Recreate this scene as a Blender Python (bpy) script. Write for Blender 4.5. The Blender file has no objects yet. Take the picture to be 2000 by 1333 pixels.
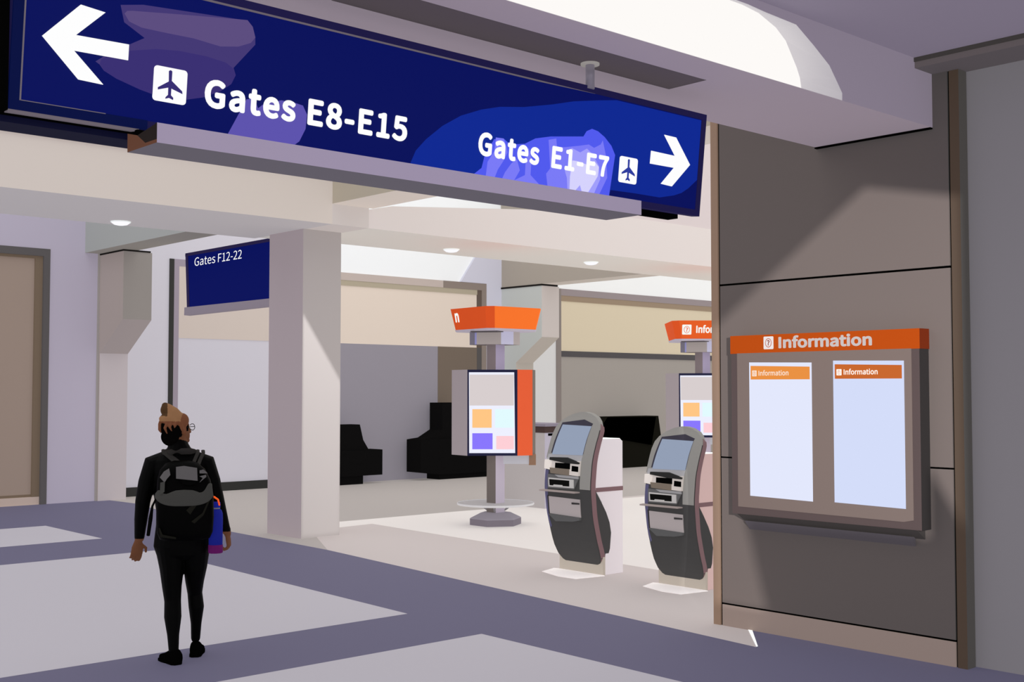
import bpy, bmesh, math, random
from mathutils import Vector, Matrix, Euler

random.seed(4)
scene = bpy.context.scene
COL = scene.collection
R = math.radians

# ------------------------------------------------------------------ materials
GAIN = {"hall_white": [0.85, 0.877, 0.864], "floor_far": [0.742, 0.754, 0.761], "floor_purple": [0.775, 0.796, 0.828], "floor_beige": [0.81, 0.831, 0.833], "floor_beige_lit": [0.775, 0.796, 0.805], "floor_tile": [0.845, 0.862, 0.856], "ceiling_purple": [1.317, 1.352, 1.287], "bulkhead_soffit": [1.338, 1.366, 1.277], "bulkhead_face": [1.336, 1.371, 1.297], "soffit_slot": [1.309, 1.33, 1.225], "window_reveal": [0.821, 0.838, 0.835], "skylight": [1.028, 1.026, 1.027], "painted_shadow_line": [0.1, 0.1, 0.1], "panel_gap": [0.1, 0.1, 0.1], "wall_base": [1.126, 1.145, 1.088], "post_edge_tan": [0.749, 0.763, 0.739], "post_brown": [0.674, 0.674, 0.634], "post_dark": [1.232, 1.252, 1.191], "wall_grey": [1.162, 1.185, 1.127], "cornice_top": [1.246, 1.283, 1.194], "cornice_mid": [1.291, 1.333, 1.245], "cornice_under": [1.364, 1.396, 1.328], "beam_face": [0.945, 0.965, 0.956], "beam_soffit": [1.163, 1.198, 1.141], "capital": [0.945, 0.987, 1.0], "beam_right_face": [0.792, 0.809, 0.826], "beam_right_soffit": [0.936, 1.045, 1.063], "bulkhead_pink": [0.746, 0.76, 0.773], "crossbeam_side": [0.942, 0.972, 0.967], "crossbeam_under": [1.009, 1.056, 1.047], "column_left": [1.041, 1.059, 1.016], "column_front": [0.904, 0.929, 0.927], "pillar_side": [1.052, 1.076, 1.03], "pillar_front": [0.897, 0.918, 0.922], "pillar_corbel": [1.127, 1.165, 1.14], "pillar_low": [0.951, 0.975, 0.972], "pillar2_side": [0.874, 0.898, 0.899], "pillar2_front": [0.82, 0.851, 0.874], "pillar2_corbel": [1.023, 1.061, 1.091], "pillar2_low": [0.907, 0.949, 0.972], "beam_joint": [0.9, 0.9, 0.9], "crossbeam_grey": [0.946, 0.967, 0.932], "crossbeam_grey_under": [1.196, 1.234, 1.181], "crossbeam_tan": [0.784, 0.799, 0.808], "crossbeam_tan_under": [1.007, 1.046, 1.073], "wall_lilac": [1.019, 1.041, 1.028], "wall_end": [1.071, 1.114, 1.09], "door_frame": [0.976, 0.994, 0.981], "door_leaf": [1.026, 1.048, 1.029], "door_reveal": [1.062, 1.084, 1.053], "threshold": [1.095, 1.119, 1.088], "wall_pale_lilac": [0.892, 0.918, 0.93], "skirting": [0.822, 0.853, 0.859], "opening_frame_lilac": [0.86, 0.885, 0.9], "opening_dark": [0.78, 0.803, 0.806], "opening_beige": [0.835, 0.855, 0.867], "wall_mid_grey": [0.865, 0.889, 0.909], "wall_mid_beige": [0.809, 0.831, 0.849], "head_olive": [0.787, 0.813, 0.828], "head_pink": [0.771, 0.791, 0.809], "frame_taupe": [0.836, 0.859, 0.873], "frame_brown": [0.833, 0.852, 0.872], "frame_grey": [0.835, 0.856, 0.874], "wall_brown": [0.837, 0.859, 0.868], "clerestory_white": [0.618, 0.632, 0.646], "pier_lilac": [0.863, 0.889, 0.913], "wall_warm_grey": [0.867, 0.89, 0.911], "wall_dark_band": [0.784, 0.803, 0.829], "wall_sand": [0.825, 0.847, 0.867], "head_brown": [0.792, 0.816, 0.826], "head_mauve": [0.788, 0.806, 0.83], "clerestory_white2": [0.633, 0.647, 0.661], "panel_white": [0.88, 0.905, 0.928], "jamb_taupe": [0.858, 0.878, 0.902], "sign_frame": [0.798, 0.79, 0.9], "sign_frame_left": [0.274, 0.53, 0.759], "sign_black": [0.948, 0.972, 0.907], "sign_face": [0.153, 0.534, 0.99], "sign_grey_edge": [1.098, 1.117, 1.07], "glow_453a75": [0.962, 0.939, 1.006], "glow_5d4e80": [0.995, 0.98, 1.012], "glow_3b3173": [0.934, 0.902, 1.005], "glow_5e54ae": [0.996, 0.988, 1.021], "glow_112a92": [0.45, 0.886, 1.019], "glow_525bee": [0.987, 0.997, 1.028], "glow_7b7bf7": [1.012, 1.013, 1.027], "glow_a19ffb": [1.019, 1.016, 1.028], "glow_d6d3fd": [1.027, 1.024, 1.029], "sign_white": [1.026, 1.025, 1.028], "plane_3b3173": [0.9, 0.868, 0.999], "plane_2f3fa8": [0.9, 0.9, 0.9], "lamp_bar_face": [1.046, 1.072, 1.023], "lamp_bar_under": [1.056, 1.085, 1.037], "lamp_bar_end": [0.923, 0.897, 0.78], "lamp_bar_brown": [1.143, 1.082, 1.013], "sign_rear_navy": [0.234, 0.28, 0.646], "pole_steel": [1.318, 1.351, 1.291], "flange": [1.477, 1.499, 1.422], "sign2_frame": [0.754, 0.754, 0.754], "lamp_bar2": [1.006, 1.036, 1.004], "downlight_rim": [0.845, 0.919, 0.886], "downlight_lens": [1.049, 1.041, 1.041], "board_frame": [0.582, 0.58, 0.563], "board_inner": [0.596, 0.599, 0.579], "board_side": [0.625, 0.63, 0.619], "board_orange": [0.583, 0.554, 0.188], "board_orange_dark": [0.59, 0.59, 0.59], "board_lettering": [0.728, 0.752, 0.766], "poster_a": [1.018, 1.017, 1.022], "poster_strip_a": [0.983, 0.983, 0.983], "poster_ink_a": [1.415, 1.415, 1.415], "poster_b": [1.014, 1.014, 1.02], "poster_strip_b": [0.94, 0.94, 0.94], "poster_ink_b": [1.665, 1.665, 1.665], "tray_dark": [1.103, 1.111, 1.057], "tray_purple": [1.208, 1.23, 1.168], "totem_dark": [0.969, 1.002, 0.992], "totem_light": [0.897, 0.923, 0.925], "totem_base_side": [0.883, 0.915, 0.917], "totem_base_top": [1.091, 1.123, 1.119], "totem_dark_up": [1.121, 1.158, 1.14], "totem_light_up": [0.975, 1.0, 1.0], "totem_ring": [0.795, 0.816, 0.825], "totem_ring_edge": [0.94, 0.985, 0.993], "totem_bracket": [0.723, 0.756, 0.74], "totem_cab_left": [0.963, 0.997, 0.993], "totem_border": [0.9, 0.9, 0.9], "totem_orange_strip": [0.838, 0.831, 0.781], "totem_cab_right": [0.9, 0.9, 0.9], "totem_screen": [1.024, 1.023, 1.028], "tile_d8cfcf": [1.023, 1.019, 1.022], "tile_ffc785": [1.027, 1.018, 1.007], "tile_e2fbfe": [1.023, 1.023, 1.026], "tile_8a78fe": [1.006, 0.998, 1.023], "tile_fed0d7": [1.025, 1.018, 1.022], "totem_box": [1.025, 1.063, 1.055], "totem_box_brown": [0.878, 0.902, 0.897], "neck_6d6875": [1.072, 1.113, 1.086], "neck_8a86b0": [1.085, 1.169, 1.217], "neck_9b918f": [1.099, 1.132, 1.121], "neck_b9b5cc": [0.955, 0.991, 0.975], "neck_under": [0.9, 0.9, 0.9], "crown_plate": [0.886, 0.922, 0.895], "crown_plate_dark": [0.9, 0.9, 0.9], "crown_orange_dark": [1.027, 1.013, 0.823], "crown_orange": [0.858, 0.858, 0.724], "crown_ink": [1.034, 1.233, 1.237], "crown_orange_b": [0.834, 0.834, 0.834], "kiosk_body": [0.877, 0.914, 0.905], "kiosk_bezel": [0.942, 0.959, 0.941], "kiosk_rim": [0.964, 0.991, 0.989], "kiosk_band": [1.013, 1.029, 1.012], "kiosk_hood": [0.795, 0.805, 0.825], "kiosk_screen": [1.012, 1.012, 1.018], "kiosk_cream": [1.01, 1.036, 1.014], "kiosk_cream_l": [1.01, 1.024, 0.994], "kiosk_lip": [0.81, 0.843, 0.808], "kiosk_slot": [1.004, 1.004, 1.004], "kiosk_taupe": [0.974, 1.003, 0.963], "kiosk_dark_grey": [1.016, 1.057, 1.017], "kiosk_grey_lip": [1.107, 1.142, 1.122], "kiosk_printer_frame": [1.28, 1.31, 1.283], "kiosk_slot2": [1.04, 1.04, 1.04], "kiosk_shelf": [1.147, 1.185, 1.17], "kiosk_door": [1.032, 1.066, 1.042], "kiosk_handle": [0.462, 0.462, 0.462], "kiosk_door_lip": [0.966, 1.003, 0.984], "kiosk_purple": [0.885, 0.905, 1.0], "kiosk_base": [0.874, 0.905, 0.9], "kiosk_cab_white": [0.935, 0.984, 0.985], "kiosk_cab_top": [1.35, 1.546, 1.442], "kiosk_floor_light": [1.064, 1.088, 1.094], "kiosk_cab_pink": [1.02, 1.043, 1.043], "counter_side": [0.931, 0.965, 0.972], "counter_front": [0.828, 0.848, 0.866], "counter_band": [0.872, 0.856, 0.854], "counter_top": [0.741, 0.761, 0.793], "counter_slot": [0.1, 0.1, 0.1], "desk_black": [0.972, 1.01, 1.024], "console_body": [1.031, 1.04, 0.869], "console_screen": [0.1, 0.1, 0.1], "clothes_black": [0.165, 0.18, 0.14], "skin": [1.207, 1.197, 1.073], "shoe_black": [1.038, 1.038, 1.038], "shoe_sole": [0.31, 0.31, 0.31], "hair_brown": [1.09, 1.073, 0.973], "hair_light": [0.996, 1.015, 0.942], "hair_black": [1.05, 1.05, 1.05], "glasses_frame": [0.1, 0.1, 0.1], "backpack_black": [0.181, 0.19, 0.161], "backpack_grey": [0.972, 0.995, 0.942], "backpack_light": [0.949, 0.966, 0.933], "backpack_strap": [0.886, 0.897, 0.863], "backpack_strap_dark": [1.154, 1.19, 1.004], "bottle_blue": [0.849, 0.946, 1.052], "bottle_boot": [0.955, 0.955, 0.955], "bottle_ring": [1.627, 1.627, 1.627], "bottle_cap": [1.08, 1.08, 1.08], "bottle_strap": [1.402, 1.402, 1.402], "hood_grey": [1.207, 1.207, 1.207], "hair_dark": [0.871, 0.871, 0.871]}
EMI = 0.5
MATS = {}


def lin(c):
    c /= 255.0
    return c / 12.92 if c <= 0.04045 else ((c + 0.055) / 1.055) ** 2.4


def hexlin(h):
    return [lin(int(h[i:i + 2], 16)) for i in (0, 2, 4)]


def M(name, h, e=None, rough=0.75, metal=0.0, lit=True, spec=0.12, eh=None):
    """flat painted surface: node based, a soft self-glow plus real lighting"""
    if name in MATS:
        return MATS[name]
    e = EMI if e is None else e
    if max(hexlin(h)) < 0.02 and spec == 0.12:
        spec = 0.0
    g = GAIN.get(name, (1.0, 1.0, 1.0))
    c = [v * k for v, k in zip(hexlin(h), g)]
    m = bpy.data.materials.new(name)
    m.use_nodes = True
    b = m.node_tree.nodes['Principled BSDF']
    b.inputs['Base Color'].default_value = [min(v, 0.9) for v in c] + [1] if lit else (0.01, 0.01, 0.01, 1)
    b.inputs['Roughness'].default_value = rough
    b.inputs['Metallic'].default_value = metal
    b.inputs['Specular IOR Level'].default_value = spec
    b.inputs['Emission Color'].default_value = (hexlin(eh) if eh else c) + [1]
    b.inputs['Emission Strength'].default_value = e
    m['hex'] = h
    MATS[name] = m
    return m


def GLOW(name, h):
    return M(name, h, e=0.97, lit=False, spec=0.0)


# ------------------------------------------------------------------ mesh helpers
class MB:
    def __init__(self):
        self.v, self.f, self.m, self.s, self.mats = [], [], [], [], []

    def mi(self, m):
        if m not in self.mats:
            self.mats.append(m)
        return self.mats.index(m)

    def face(self, pts, m, smooth=False):
        n = len(self.v)
        self.v += [tuple(p) for p in pts]
        self.f.append(list(range(n, n + len(pts))))
        self.m.append(self.mi(m))
        self.s.append(smooth)

    def box(self, x0, x1, y0, y1, z0, z1, m):
        """m: one material or six, in the order -x +x -y +y -z +z"""
        ms = m if isinstance(m, (list, tuple)) else [m] * 6
        a = [(x0, y0, z0), (x1, y0, z0), (x1, y1, z0), (x0, y1, z0), (x0, y0, z1), (x1, y0, z1), (x1, y1, z1), (x0, y1, z1)]
        n = len(self.v)
        self.v += a
        for idx, mm in zip([(0, 4, 7, 3), (1, 2, 6, 5), (0, 1, 5, 4), (3, 7, 6, 2), (0, 3, 2, 1), (4, 5, 6, 7)], ms):
            self.f.append([n + i for i in idx])
            self.m.append(self.mi(mm))
            self.s.append(False)
        return self

    def prism(self, poly, O, U, V, d0, d1, m, side=None):
        """2D polygon (counter-clockwise seen from +N) pushed from d0 to d1 along N = U x V"""
        O, U, V = Vector(O), Vector(U).normalized(), Vector(V).normalized()
        N = U.cross(V)
        area = sum(poly[i][0] * poly[(i + 1) % len(poly)][1] - poly[(i + 1) % len(poly)][0] * poly[i][1] for i in range(len(poly)))
        if area < 0:
            poly = poly[::-1]
        side = side or m
        n, k = len(self.v), len(poly)
        for d in (d0, d1):
            self.v += [tuple(O + U * p[0] + V * p[1] + N * d) for p in poly]
        self.f.append([n + k + i for i in range(k)]); self.m.append(self.mi(m)); self.s.append(False)
        self.f.append([n + i for i in range(k)][::-1]); self.m.append(self.mi(side)); self.s.append(False)
        for i in range(k):
            j = (i + 1) % k
            self.f.append([n + i, n + j, n + k + j, n + k + i]); self.m.append(self.mi(side)); self.s.append(False)
        return self

    def rings(self, rings, m, smooth=True, cap=True, closed=True):
        n, k = len(self.v), len(rings[0])
        for r in rings:
            self.v += [tuple(p) for p in r]
        mi = self.mi(m)
        for a in range(len(rings) - 1):
            for i in range(k if closed else k - 1):
                j = (i + 1) % k
                self.f.append([n + a * k + i, n + a * k + j, n + (a + 1) * k + j, n + (a + 1) * k + i])
                self.m.append(mi); self.s.append(smooth)
        if cap:
            self.f.append([n + i for i in range(k)][::-1]); self.m.append(mi); self.s.append(False)
            self.f.append([n + (len(rings) - 1) * k + i for i in range(k)]); self.m.append(mi); self.s.append(False)
        return self

    def lathe(self, prof, c, m, n=40, smooth=True, phase=0.0):
        cx, cy = c
        self.rings([[(cx + r * math.cos(2 * math.pi * i / n + phase), cy + r * math.sin(2 * math.pi * i / n + phase), z) for i in range(n)] for r, z in prof], m, smooth)
        return self

    def limb(self, pts, rad, m, n=16, side=(1, 0, 0), smooth=True):
        pts = [Vector(p) for p in pts]
        rad = [(r, r) if not isinstance(r, (tuple, list)) else r for r in rad]
        rr = []
        # rounded ends
        def frame(t):
            s = Vector(side) - t * Vector(side).dot(t)
            if s.length < 1e-4:
                s = Vector((0, 1, 0)) - t * t.y
            s.normalize()
            return s, t.cross(s)
        for i, p in enumerate(pts):
            t = (pts[min(i + 1, len(pts) - 1)] - pts[max(i - 1, 0)]).normalized()
            s, b = frame(t)
            rows = [(0, 1)]
            if i == 0:
                rows = [(-math.cos(a), math.sin(a)) for a in (0.15, 0.55, 1.05)] + [(0, 1)]
            elif i == len(pts) - 1:
                rows = [(0, 1)] + [(math.cos(a), math.sin(a)) for a in (1.05, 0.55, 0.15)]
            a_, b_ = rad[i]
            for off, k in rows:
                q = p + t * off * min(a_, b_)
                rr.append([q + s * a_ * k * math.cos(2 * math.pi * j / n) + b * b_ * k * math.sin(2 * math.pi * j / n) for j in range(n)])
        self.rings(rr, m, smooth)
        return self

    def ball(self, c, r, m, n=20, k=12, rot=None):
        c = Vector(c)
        r = Vector(r) if isinstance(r, (tuple, list)) else Vector((r, r, r))
        rot = rot or Matrix.Identity(3)
        rr = []
        for i in range(k + 1):
            a = math.pi * (i + 0.02) / (k + 0.04)
            rr.append([c + rot @ Vector((r.x * math.sin(a) * math.cos(2 * math.pi * j / n), r.y * math.sin(a) * math.sin(2 * math.pi * j / n), -r.z * math.cos(a))) for j in range(n)])
        self.rings(rr, m)
        return self

    def build(self, name, parent=None, world=False):
        me = bpy.data.meshes.new(name)
        vs = self.v
        if world and parent is not None:
            inv = full_matrix(parent).inverted()
            vs = [tuple(inv @ Vector(p)) for p in vs]
        me.from_pydata([tuple(p) for p in vs], [], self.f)
        for m in self.mats:
            me.materials.append(m)
        for p, mi, s in zip(me.polygons, self.m, self.s):
            p.material_index = mi
            p.use_smooth = s
        me.update()
        o = bpy.data.objects.new(name, me)
        COL.objects.link(o)
        if parent is not None:
            o.parent = parent
        return o


def full_matrix(o):
    m = Matrix.LocRotScale(o.location, o.rotation_euler, o.scale)
    return full_matrix(o.parent) @ m if o.parent else m


def recalc(o):
    bm = bmesh.new(); bm.from_mesh(o.data)
    bmesh.ops.recalc_face_normals(bm, faces=bm.faces)
    bm.to_mesh(o.data); bm.free()
    return o


def thing(name, label, cat, loc=(0, 0, 0), rotz=0.0, group=None):
    o = bpy.data.objects.new(name, None)
    o.empty_display_size = 0.1
    COL.objects.link(o)
    o.location = loc
    o.rotation_euler = (0, 0, rotz)
    return tag(o, label, cat, group)


def tag(o, label, cat, group=None):
    o['label'] = label
    o['category'] = cat
    if group:
        o['group'] = group
    return o


def struct(o, label=None):
    o['kind'] = 'structure'
    if label:
        o['label'] = label
    return o


def copy_thing(root):
    r = root.copy(); COL.objects.link(r)
    for ch in list(root.children):
        c = ch.copy(); COL.objects.link(c); c.parent = r
        for g in list(ch.children):
            d = g.copy(); COL.objects.link(d); d.parent = c
    return r


def load_font(fn):
    import os
    p = os.path.join(bpy.utils.resource_path('LOCAL'), 'datafiles', 'fonts', fn)
    try:
        return bpy.data.fonts.load(p) if os.path.exists(p) else None
    except Exception:
        return None


HUMAN = load_font('Noto Sans CJK Regular.woff2')


def text_mesh(mb, s, O, U, V, m, width=None, height=None, bold=0.0, depth=0.002, lift=0.0, spacing=1.0, font=None):
    """lettering as real mesh, first letter starting at O on its baseline, fitted to width / capital height"""
    cu = bpy.data.curves.new('lettering', 'FONT')
    cu.body = s
    f_ = font or HUMAN
    if f_:
        cu.font = f_
    cu.size = 1.0
    cu.space_character = spacing
    cu.resolution_u = 5
    ob = bpy.data.objects.new('lettering', cu)
    COL.objects.link(ob)
    dg = bpy.context.evaluated_depsgraph_get()
    me = bpy.data.meshes.new_from_object(ob.evaluated_get(dg))
    bpy.data.objects.remove(ob)
    bpy.data.curves.remove(cu)
    xs = [v.co.x for v in me.vertices]
    x0, x1 = min(xs), max(xs)
    if f_:
        c2 = bpy.data.curves.new('cap', 'FONT'); c2.body = 'E'; c2.font = f_
        o2 = bpy.data.objects.new('cap', c2); COL.objects.link(o2)
        m2 = bpy.data.meshes.new_from_object(o2.evaluated_get(bpy.context.evaluated_depsgraph_get()))
        cap = max(v.co.y for v in m2.vertices)
        bpy.data.objects.remove(o2); bpy.data.curves.remove(c2); bpy.data.meshes.remove(m2)
    else:
        cap = 0.729
    sy = height / (cap + 2 * bold) if height else 1.0
    sx = width / (x1 - x0 + 2 * bold) if width else sy
    O, U, V = Vector(O), Vector(U).normalized(), Vector(V).normalized()
    N = U.cross(V)
    mi = mb.mi(m)
    # heavier stroke: the same glyph outlines repeated around a small circle
    steps = [(0.0, 0.0)] + ([(bold * math.cos(k * math.pi / 6), bold * math.sin(k * math.pi / 6)) for k in range(12)] if bold > .006 else [])
    for kx, ky in steps:
        n = len(mb.v)
        for v in me.vertices:
            mb.v.append(tuple(O + U * ((v.co.x - x0 + bold + kx) * sx) + V * ((v.co.y + bold + ky) * sy) + N * (lift + depth)))
        for p in me.polygons:
            idx = [n + i for i in p.vertices]
            mb.f.append(idx if p.normal.z > 0 else idx[::-1]); mb.m.append(mi); mb.s.append(False)
    bpy.data.meshes.remove(me)
    return mb


def rrect(u0, u1, v0, v1, r, n=5):
    pts = []
    for cx, cy, a0 in ((u1 - r, v1 - r, 0), (u0 + r, v1 - r, 90), (u0 + r, v0 + r, 180), (u1 - r, v0 + r, 270)):
        for i in range(n + 1):
            a = R(a0 + 90 * i / n)
            pts.append((cx + r * math.cos(a), cy + r * math.sin(a)))
    return pts


def remesh(o, voxel, smooth_it=6, fac=0.5, adapt=0.0):
    rm = o.modifiers.new('remesh', 'REMESH'); rm.mode = 'VOXEL'; rm.voxel_size = voxel; rm.use_smooth_shade = True; rm.adaptivity = adapt
    sm = o.modifiers.new('smooth', 'SMOOTH'); sm.iterations = smooth_it; sm.factor = fac
    dg = bpy.context.evaluated_depsgraph_get()
    me = bpy.data.meshes.new_from_object(o.evaluated_get(dg))
    o.modifiers.clear()
    old = o.data
    o.data = me
    bpy.data.meshes.remove(old)
    return o


# ------------------------------------------------------------------ camera
cam_d = bpy.data.cameras.new('camera')
cam_d.sensor_fit = 'HORIZONTAL'
cam_d.sensor_width = 36
cam_d.lens = 36 * 2325 / 2000
cam_d.clip_end = 200
cam = bpy.data.objects.new('camera', cam_d)
COL.objects.link(cam)
cam.location = (0, 0, 1.75)
cam.rotation_euler = (R(90) + math.atan(98.5 / 2325), 0, -R(90 - 47.617))
scene.camera = cam

scene.view_settings.view_transform = 'Standard'
scene.view_settings.look = 'None'
scene.view_settings.exposure = 0
scene.view_settings.gamma = 1
try:
    scene.cycles.use_denoising = True
except Exception:
    pass

# ------------------------------------------------------------------ world
w = bpy.data.worlds.new('world')
scene.world = w
w.use_nodes = True
w.node_tree.nodes['Background'].inputs[0].default_value = (0.95, 0.95, 0.97, 1)
w.node_tree.nodes['Background'].inputs[1].default_value = 0.75

# ------------------------------------------------------------------ floor
WHITE = M('hall_white', 'f4f3f2', e=0.9)
fb = MB()
greyb = M('floor_far', 'b2aaa6'); carpet = M('floor_purple', '6a667b'); beige = M('floor_beige', 'c3b8b6')
lightf = M('floor_beige_lit', 'e4dcd8'); tile = M('floor_tile', 'b5b0b8')
fl = lambda pts, z, m: fb.face([(x, y, z) for x, y in pts], m)
fl([(-12, -8), (40, -8), (40, 24), (-12, 24)], 0, greyb)
fl([(8.03, 12.34), (7.41, 11.14), (6.78, 4.95), (7.25, 5.37), (40, 5.37), (40, 13.4), (9.1, 13.4)], 0.001, beige)
fl([(9.09, 13.43), (8.69, 12.86), (9.29, 12.92), (9.02, 8.4), (8.86, 6.2), (8.84, 4.9), (40, 4.9), (40, 13.2), (15.1, 13.2), (11.1, 13.42)], 0.002, lightf)  # lit part of the beige floor, its light painted as a paler colour
fl([(-12, -8), (7.6, -8), (7.6, 5.3), (7.25, 5.365), (6.78, 4.95), (7.41, 11.14), (7.49, 13.7), (8.25, 17.66), (8.18, 18.6), (-12, 18.6)], 0.001, carpet)
for y0, y1, xa, xb in ((13.8, 15.6, 6.0, 6.02), (7.53, 12.38, 5.76, 5.97), (4.68 - 2, 6.55, 5.6, 5.68), (-3.2, 1.7, 5.5, 5.55)):
    fl([(-12, y0), (xa, y0), (xb, y1), (-12, y1)], 0.002, tile)
fl([(7.25, 5.37), (6.78, 4.95), (6.795, 4.947), (7.28, 5.355)], 0.004, WHITE)
struct(fb.build('floor'), 'terminal floor of purple-grey stripes, pale tiles and beige stone')

# ------------------------------------------------------------------ ceilings and the bulkhead with the arched window
zc = 3.89
struct(MB().box(-8, 7.36, -8, 3.845, zc, zc + 0.15, M('ceiling_purple', '776e7f')).build('ceiling'), 'flat purple-grey ceiling over the walkway')
struct(MB().box(-12, 32, 4.72, 24, 6.3, 6.4, WHITE).build('ceiling'), 'bright white ceiling of the hall behind')

soff = M('bulkhead_soffit', '8c808d'); bface = M('bulkhead_face', '827888'); slotm = M('soffit_slot', '4d454c'); reveal = M('window_reveal', 'c8c3c7')
zb, Y0, Y1 = 3.472, 3.84, 4.715
b = MB()
# front face with an arched hole
front = [(6.152, zb), (6.153, 3.517), (6.09, 3.585), (6.02, 3.658), (5.86, 3.745), (5.686, 3.83), (5.393, 3.838), (5.231, 3.847), (0.9, 3.85), (0.5, 3.83), (0.2, 3.70), (0.05, 3.52), (0.05, zb)]
back = [(6.10, zb + .05), (6.148, 3.60), (6.135, 3.66), (6.10, 3.72), (5.99, 3.86), (5.89, 3.92), (5.72, 3.97), (5.56, 3.985), (0.9, 4.0), (0.5, 3.97), (0.2, 3.86), (0.05, 3.70), (0.05, zb + .05)]
YB_ = Y0 + .28
b.face([(x, Y0, z) for x, z in [(7.22, zb), (7.22, zc), (5.686, zc)] + front[5::-1]], bface)
b.face([(x, Y0, z) for x, z in [(5.686, zc), (0.9, zc)] + front[8:4:-1]], bface)
b.face([(x, Y0, z) for x, z in [(0.9, zc), (-8, zc), (-8, zb)] + front[:7:-1]], bface)
for i in range(len(front) - 1):
    (xa, za), (xb, zb_), (xc, zc_), (xd, zd_) = front[i], front[i + 1], back[i + 1], back[i]
    b.face([(xa, Y0, za), (xb, Y0, zb_), (xc, YB_, zc_), (xd, YB_, zd_)], reveal)
b.face([(0.05, Y0, zb + .002), (6.152, Y0, zb + .002), (6.152, YB_, zb + .05), (0.05, YB_, zb + .05)], reveal)
# soffit with a long recessed slot
sx0, sx1, sy0, sy1 = 2.9, 5.19, 4.09, 4.36
for x0, x1, y0, y1 in ((-8, sx0, Y0, Y1), (sx1, 7.22, Y0, Y1), (sx0, sx1, Y0, sy0), (sx0, sx1, sy1, Y1)):
    b.face([(x0, y0, zb), (x0, y1, zb), (x1, y1, zb), (x1, y0, zb)], soff)
b.box(sx0, sx1, sy0, sy1, zb + .003, zb + .03, slotm)
for pts in ([(sx0, sy0), (sx1, sy0)], [(sx1, sy0), (sx1, sy1)], [(sx1, sy1), (sx0, sy1)], [(sx0, sy1), (sx0, sy0)]):
    (xa, ya), (xb, yb) = pts
    b.face([(xa, ya, zb), (xb, yb, zb), (xb, yb, zb + .03), (xa, ya, zb + .03)], slotm)
b.face([(-8, Y1, zb), (7.22, Y1, zb), (7.22, Y1, 6.3), (-8, Y1, 6.3)], bface)
b.face([(7.22, Y0, zb), (7.22, Y1, zb), (7.22, Y1, zc), (7.22, Y0, zc)], bface)
b.box(-8, 7.22, 3.846, 4.7, 4.2, 4.25, bface)  # unseen cap, added to keep sky light out of the void
b.box(-8, 7.22, 3.846, 3.87, 4.04, 4.2, bface)
struct(b.build('wall_bulkhead'), 'purple-grey overhead bulkhead carrying the big gate sign')
struct(MB().box(-0.1, 6.35, YB_ + .002, YB_ + .02, zb + .03, 4.15, GLOW('skylight', 'fdfaf7')).build('window_1'), 'bright white arched window above the bulkhead edge')
struct(MB().box(7.19, 7.219, Y0, Y1, zb - .012, zb - .002, M('painted_shadow_line', '1c1a18')).build('shadow_line_strip'))  # dark strip painted for the shadow line at the bulkhead end

# ------------------------------------------------------------------ right wall, cornice, post
TAUPE = M('wall_taupe', '857570'); BLACKG = M('panel_gap', '12100f')
XW = 7.22
wallp = M('wall_panel', '716560', e=0.10, eh='808583')  # grey self-glow put in to lift the shaded parts of the panels
b = MB()
b.box(XW + .012, 7.40, 3.68, 5.65, 0, 3.85, BLACKG)
for z0, z1 in ((.172, 1.250), (1.262, 2.545), (2.560, 3.85)):
    b.box(XW, XW + .014, 3.735, 5.575, z0, z1, wallp)
b.box(XW, XW + .014, 3.735, 5.575, 0, .158, M('wall_base', '857570'))  # base strip drawn as fully lit by a brighter base colour
b.box(XW - .004, 7.38, 5.592, 5.655, 0, 3.85, [M('post_edge_tan', '9a7f6e')] * 6)
struct(b.build('wall_right'), 'taupe panelled wall with black joints that carries the information board')
b = MB()
b.box(XW - .006, 7.32, 3.655, 3.72, 0, 3.82, [M('post_brown', '5c4d43'), BLACKG, M('post_dark', '474443')] + [BLACKG] * 3)
struct(b.build('trim_2'), 'brown corner post at the end of the panelled wall')
struct(MB().box(7.33, 7.5, -8, 3.67, 0, 3.85, M('wall_grey', '726e74')).build('wall_right'), 'plain grey wall right of the brown post')
b = MB()
b.box(6.99, 7.4, -8, 3.839, 3.862, 3.889, M('cornice_top', '3a3636'))
b.box(7.0, 7.4, -8, 3.839, 3.823, 3.862, [M('cornice_mid', '574f52')] * 4 + [M('cornice_under', '4f494d')] * 2)
struct(b.build('trim_3'), 'dark stepped cornice over the grey wall')

# ------------------------------------------------------------------ hall beams, column, pillars: facing shade painted as a tone per face
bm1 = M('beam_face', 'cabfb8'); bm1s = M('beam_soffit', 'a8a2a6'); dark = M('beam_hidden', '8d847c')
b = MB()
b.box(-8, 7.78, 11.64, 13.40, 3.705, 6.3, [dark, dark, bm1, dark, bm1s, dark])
b.box(-8, 7.78, 11.60, 11.645, 4.25, 6.3, M('beam_fascia', '9b9196'))
struct(b.build('ceiling_beam'), 'long beige beam across the left of the hall')
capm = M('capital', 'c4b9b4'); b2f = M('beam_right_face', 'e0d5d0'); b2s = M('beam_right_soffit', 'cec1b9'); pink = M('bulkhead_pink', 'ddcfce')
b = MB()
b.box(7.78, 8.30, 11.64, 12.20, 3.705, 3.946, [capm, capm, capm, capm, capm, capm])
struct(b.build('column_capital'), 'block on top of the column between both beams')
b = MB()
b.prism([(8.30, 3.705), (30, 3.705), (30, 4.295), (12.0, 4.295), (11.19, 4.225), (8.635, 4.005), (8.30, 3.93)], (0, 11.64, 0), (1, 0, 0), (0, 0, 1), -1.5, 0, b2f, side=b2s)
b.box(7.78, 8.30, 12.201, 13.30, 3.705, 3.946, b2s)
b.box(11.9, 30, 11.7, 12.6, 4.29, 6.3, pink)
struct(b.build('ceiling_beam'), 'pale beam with two downlights right of the column')
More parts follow.
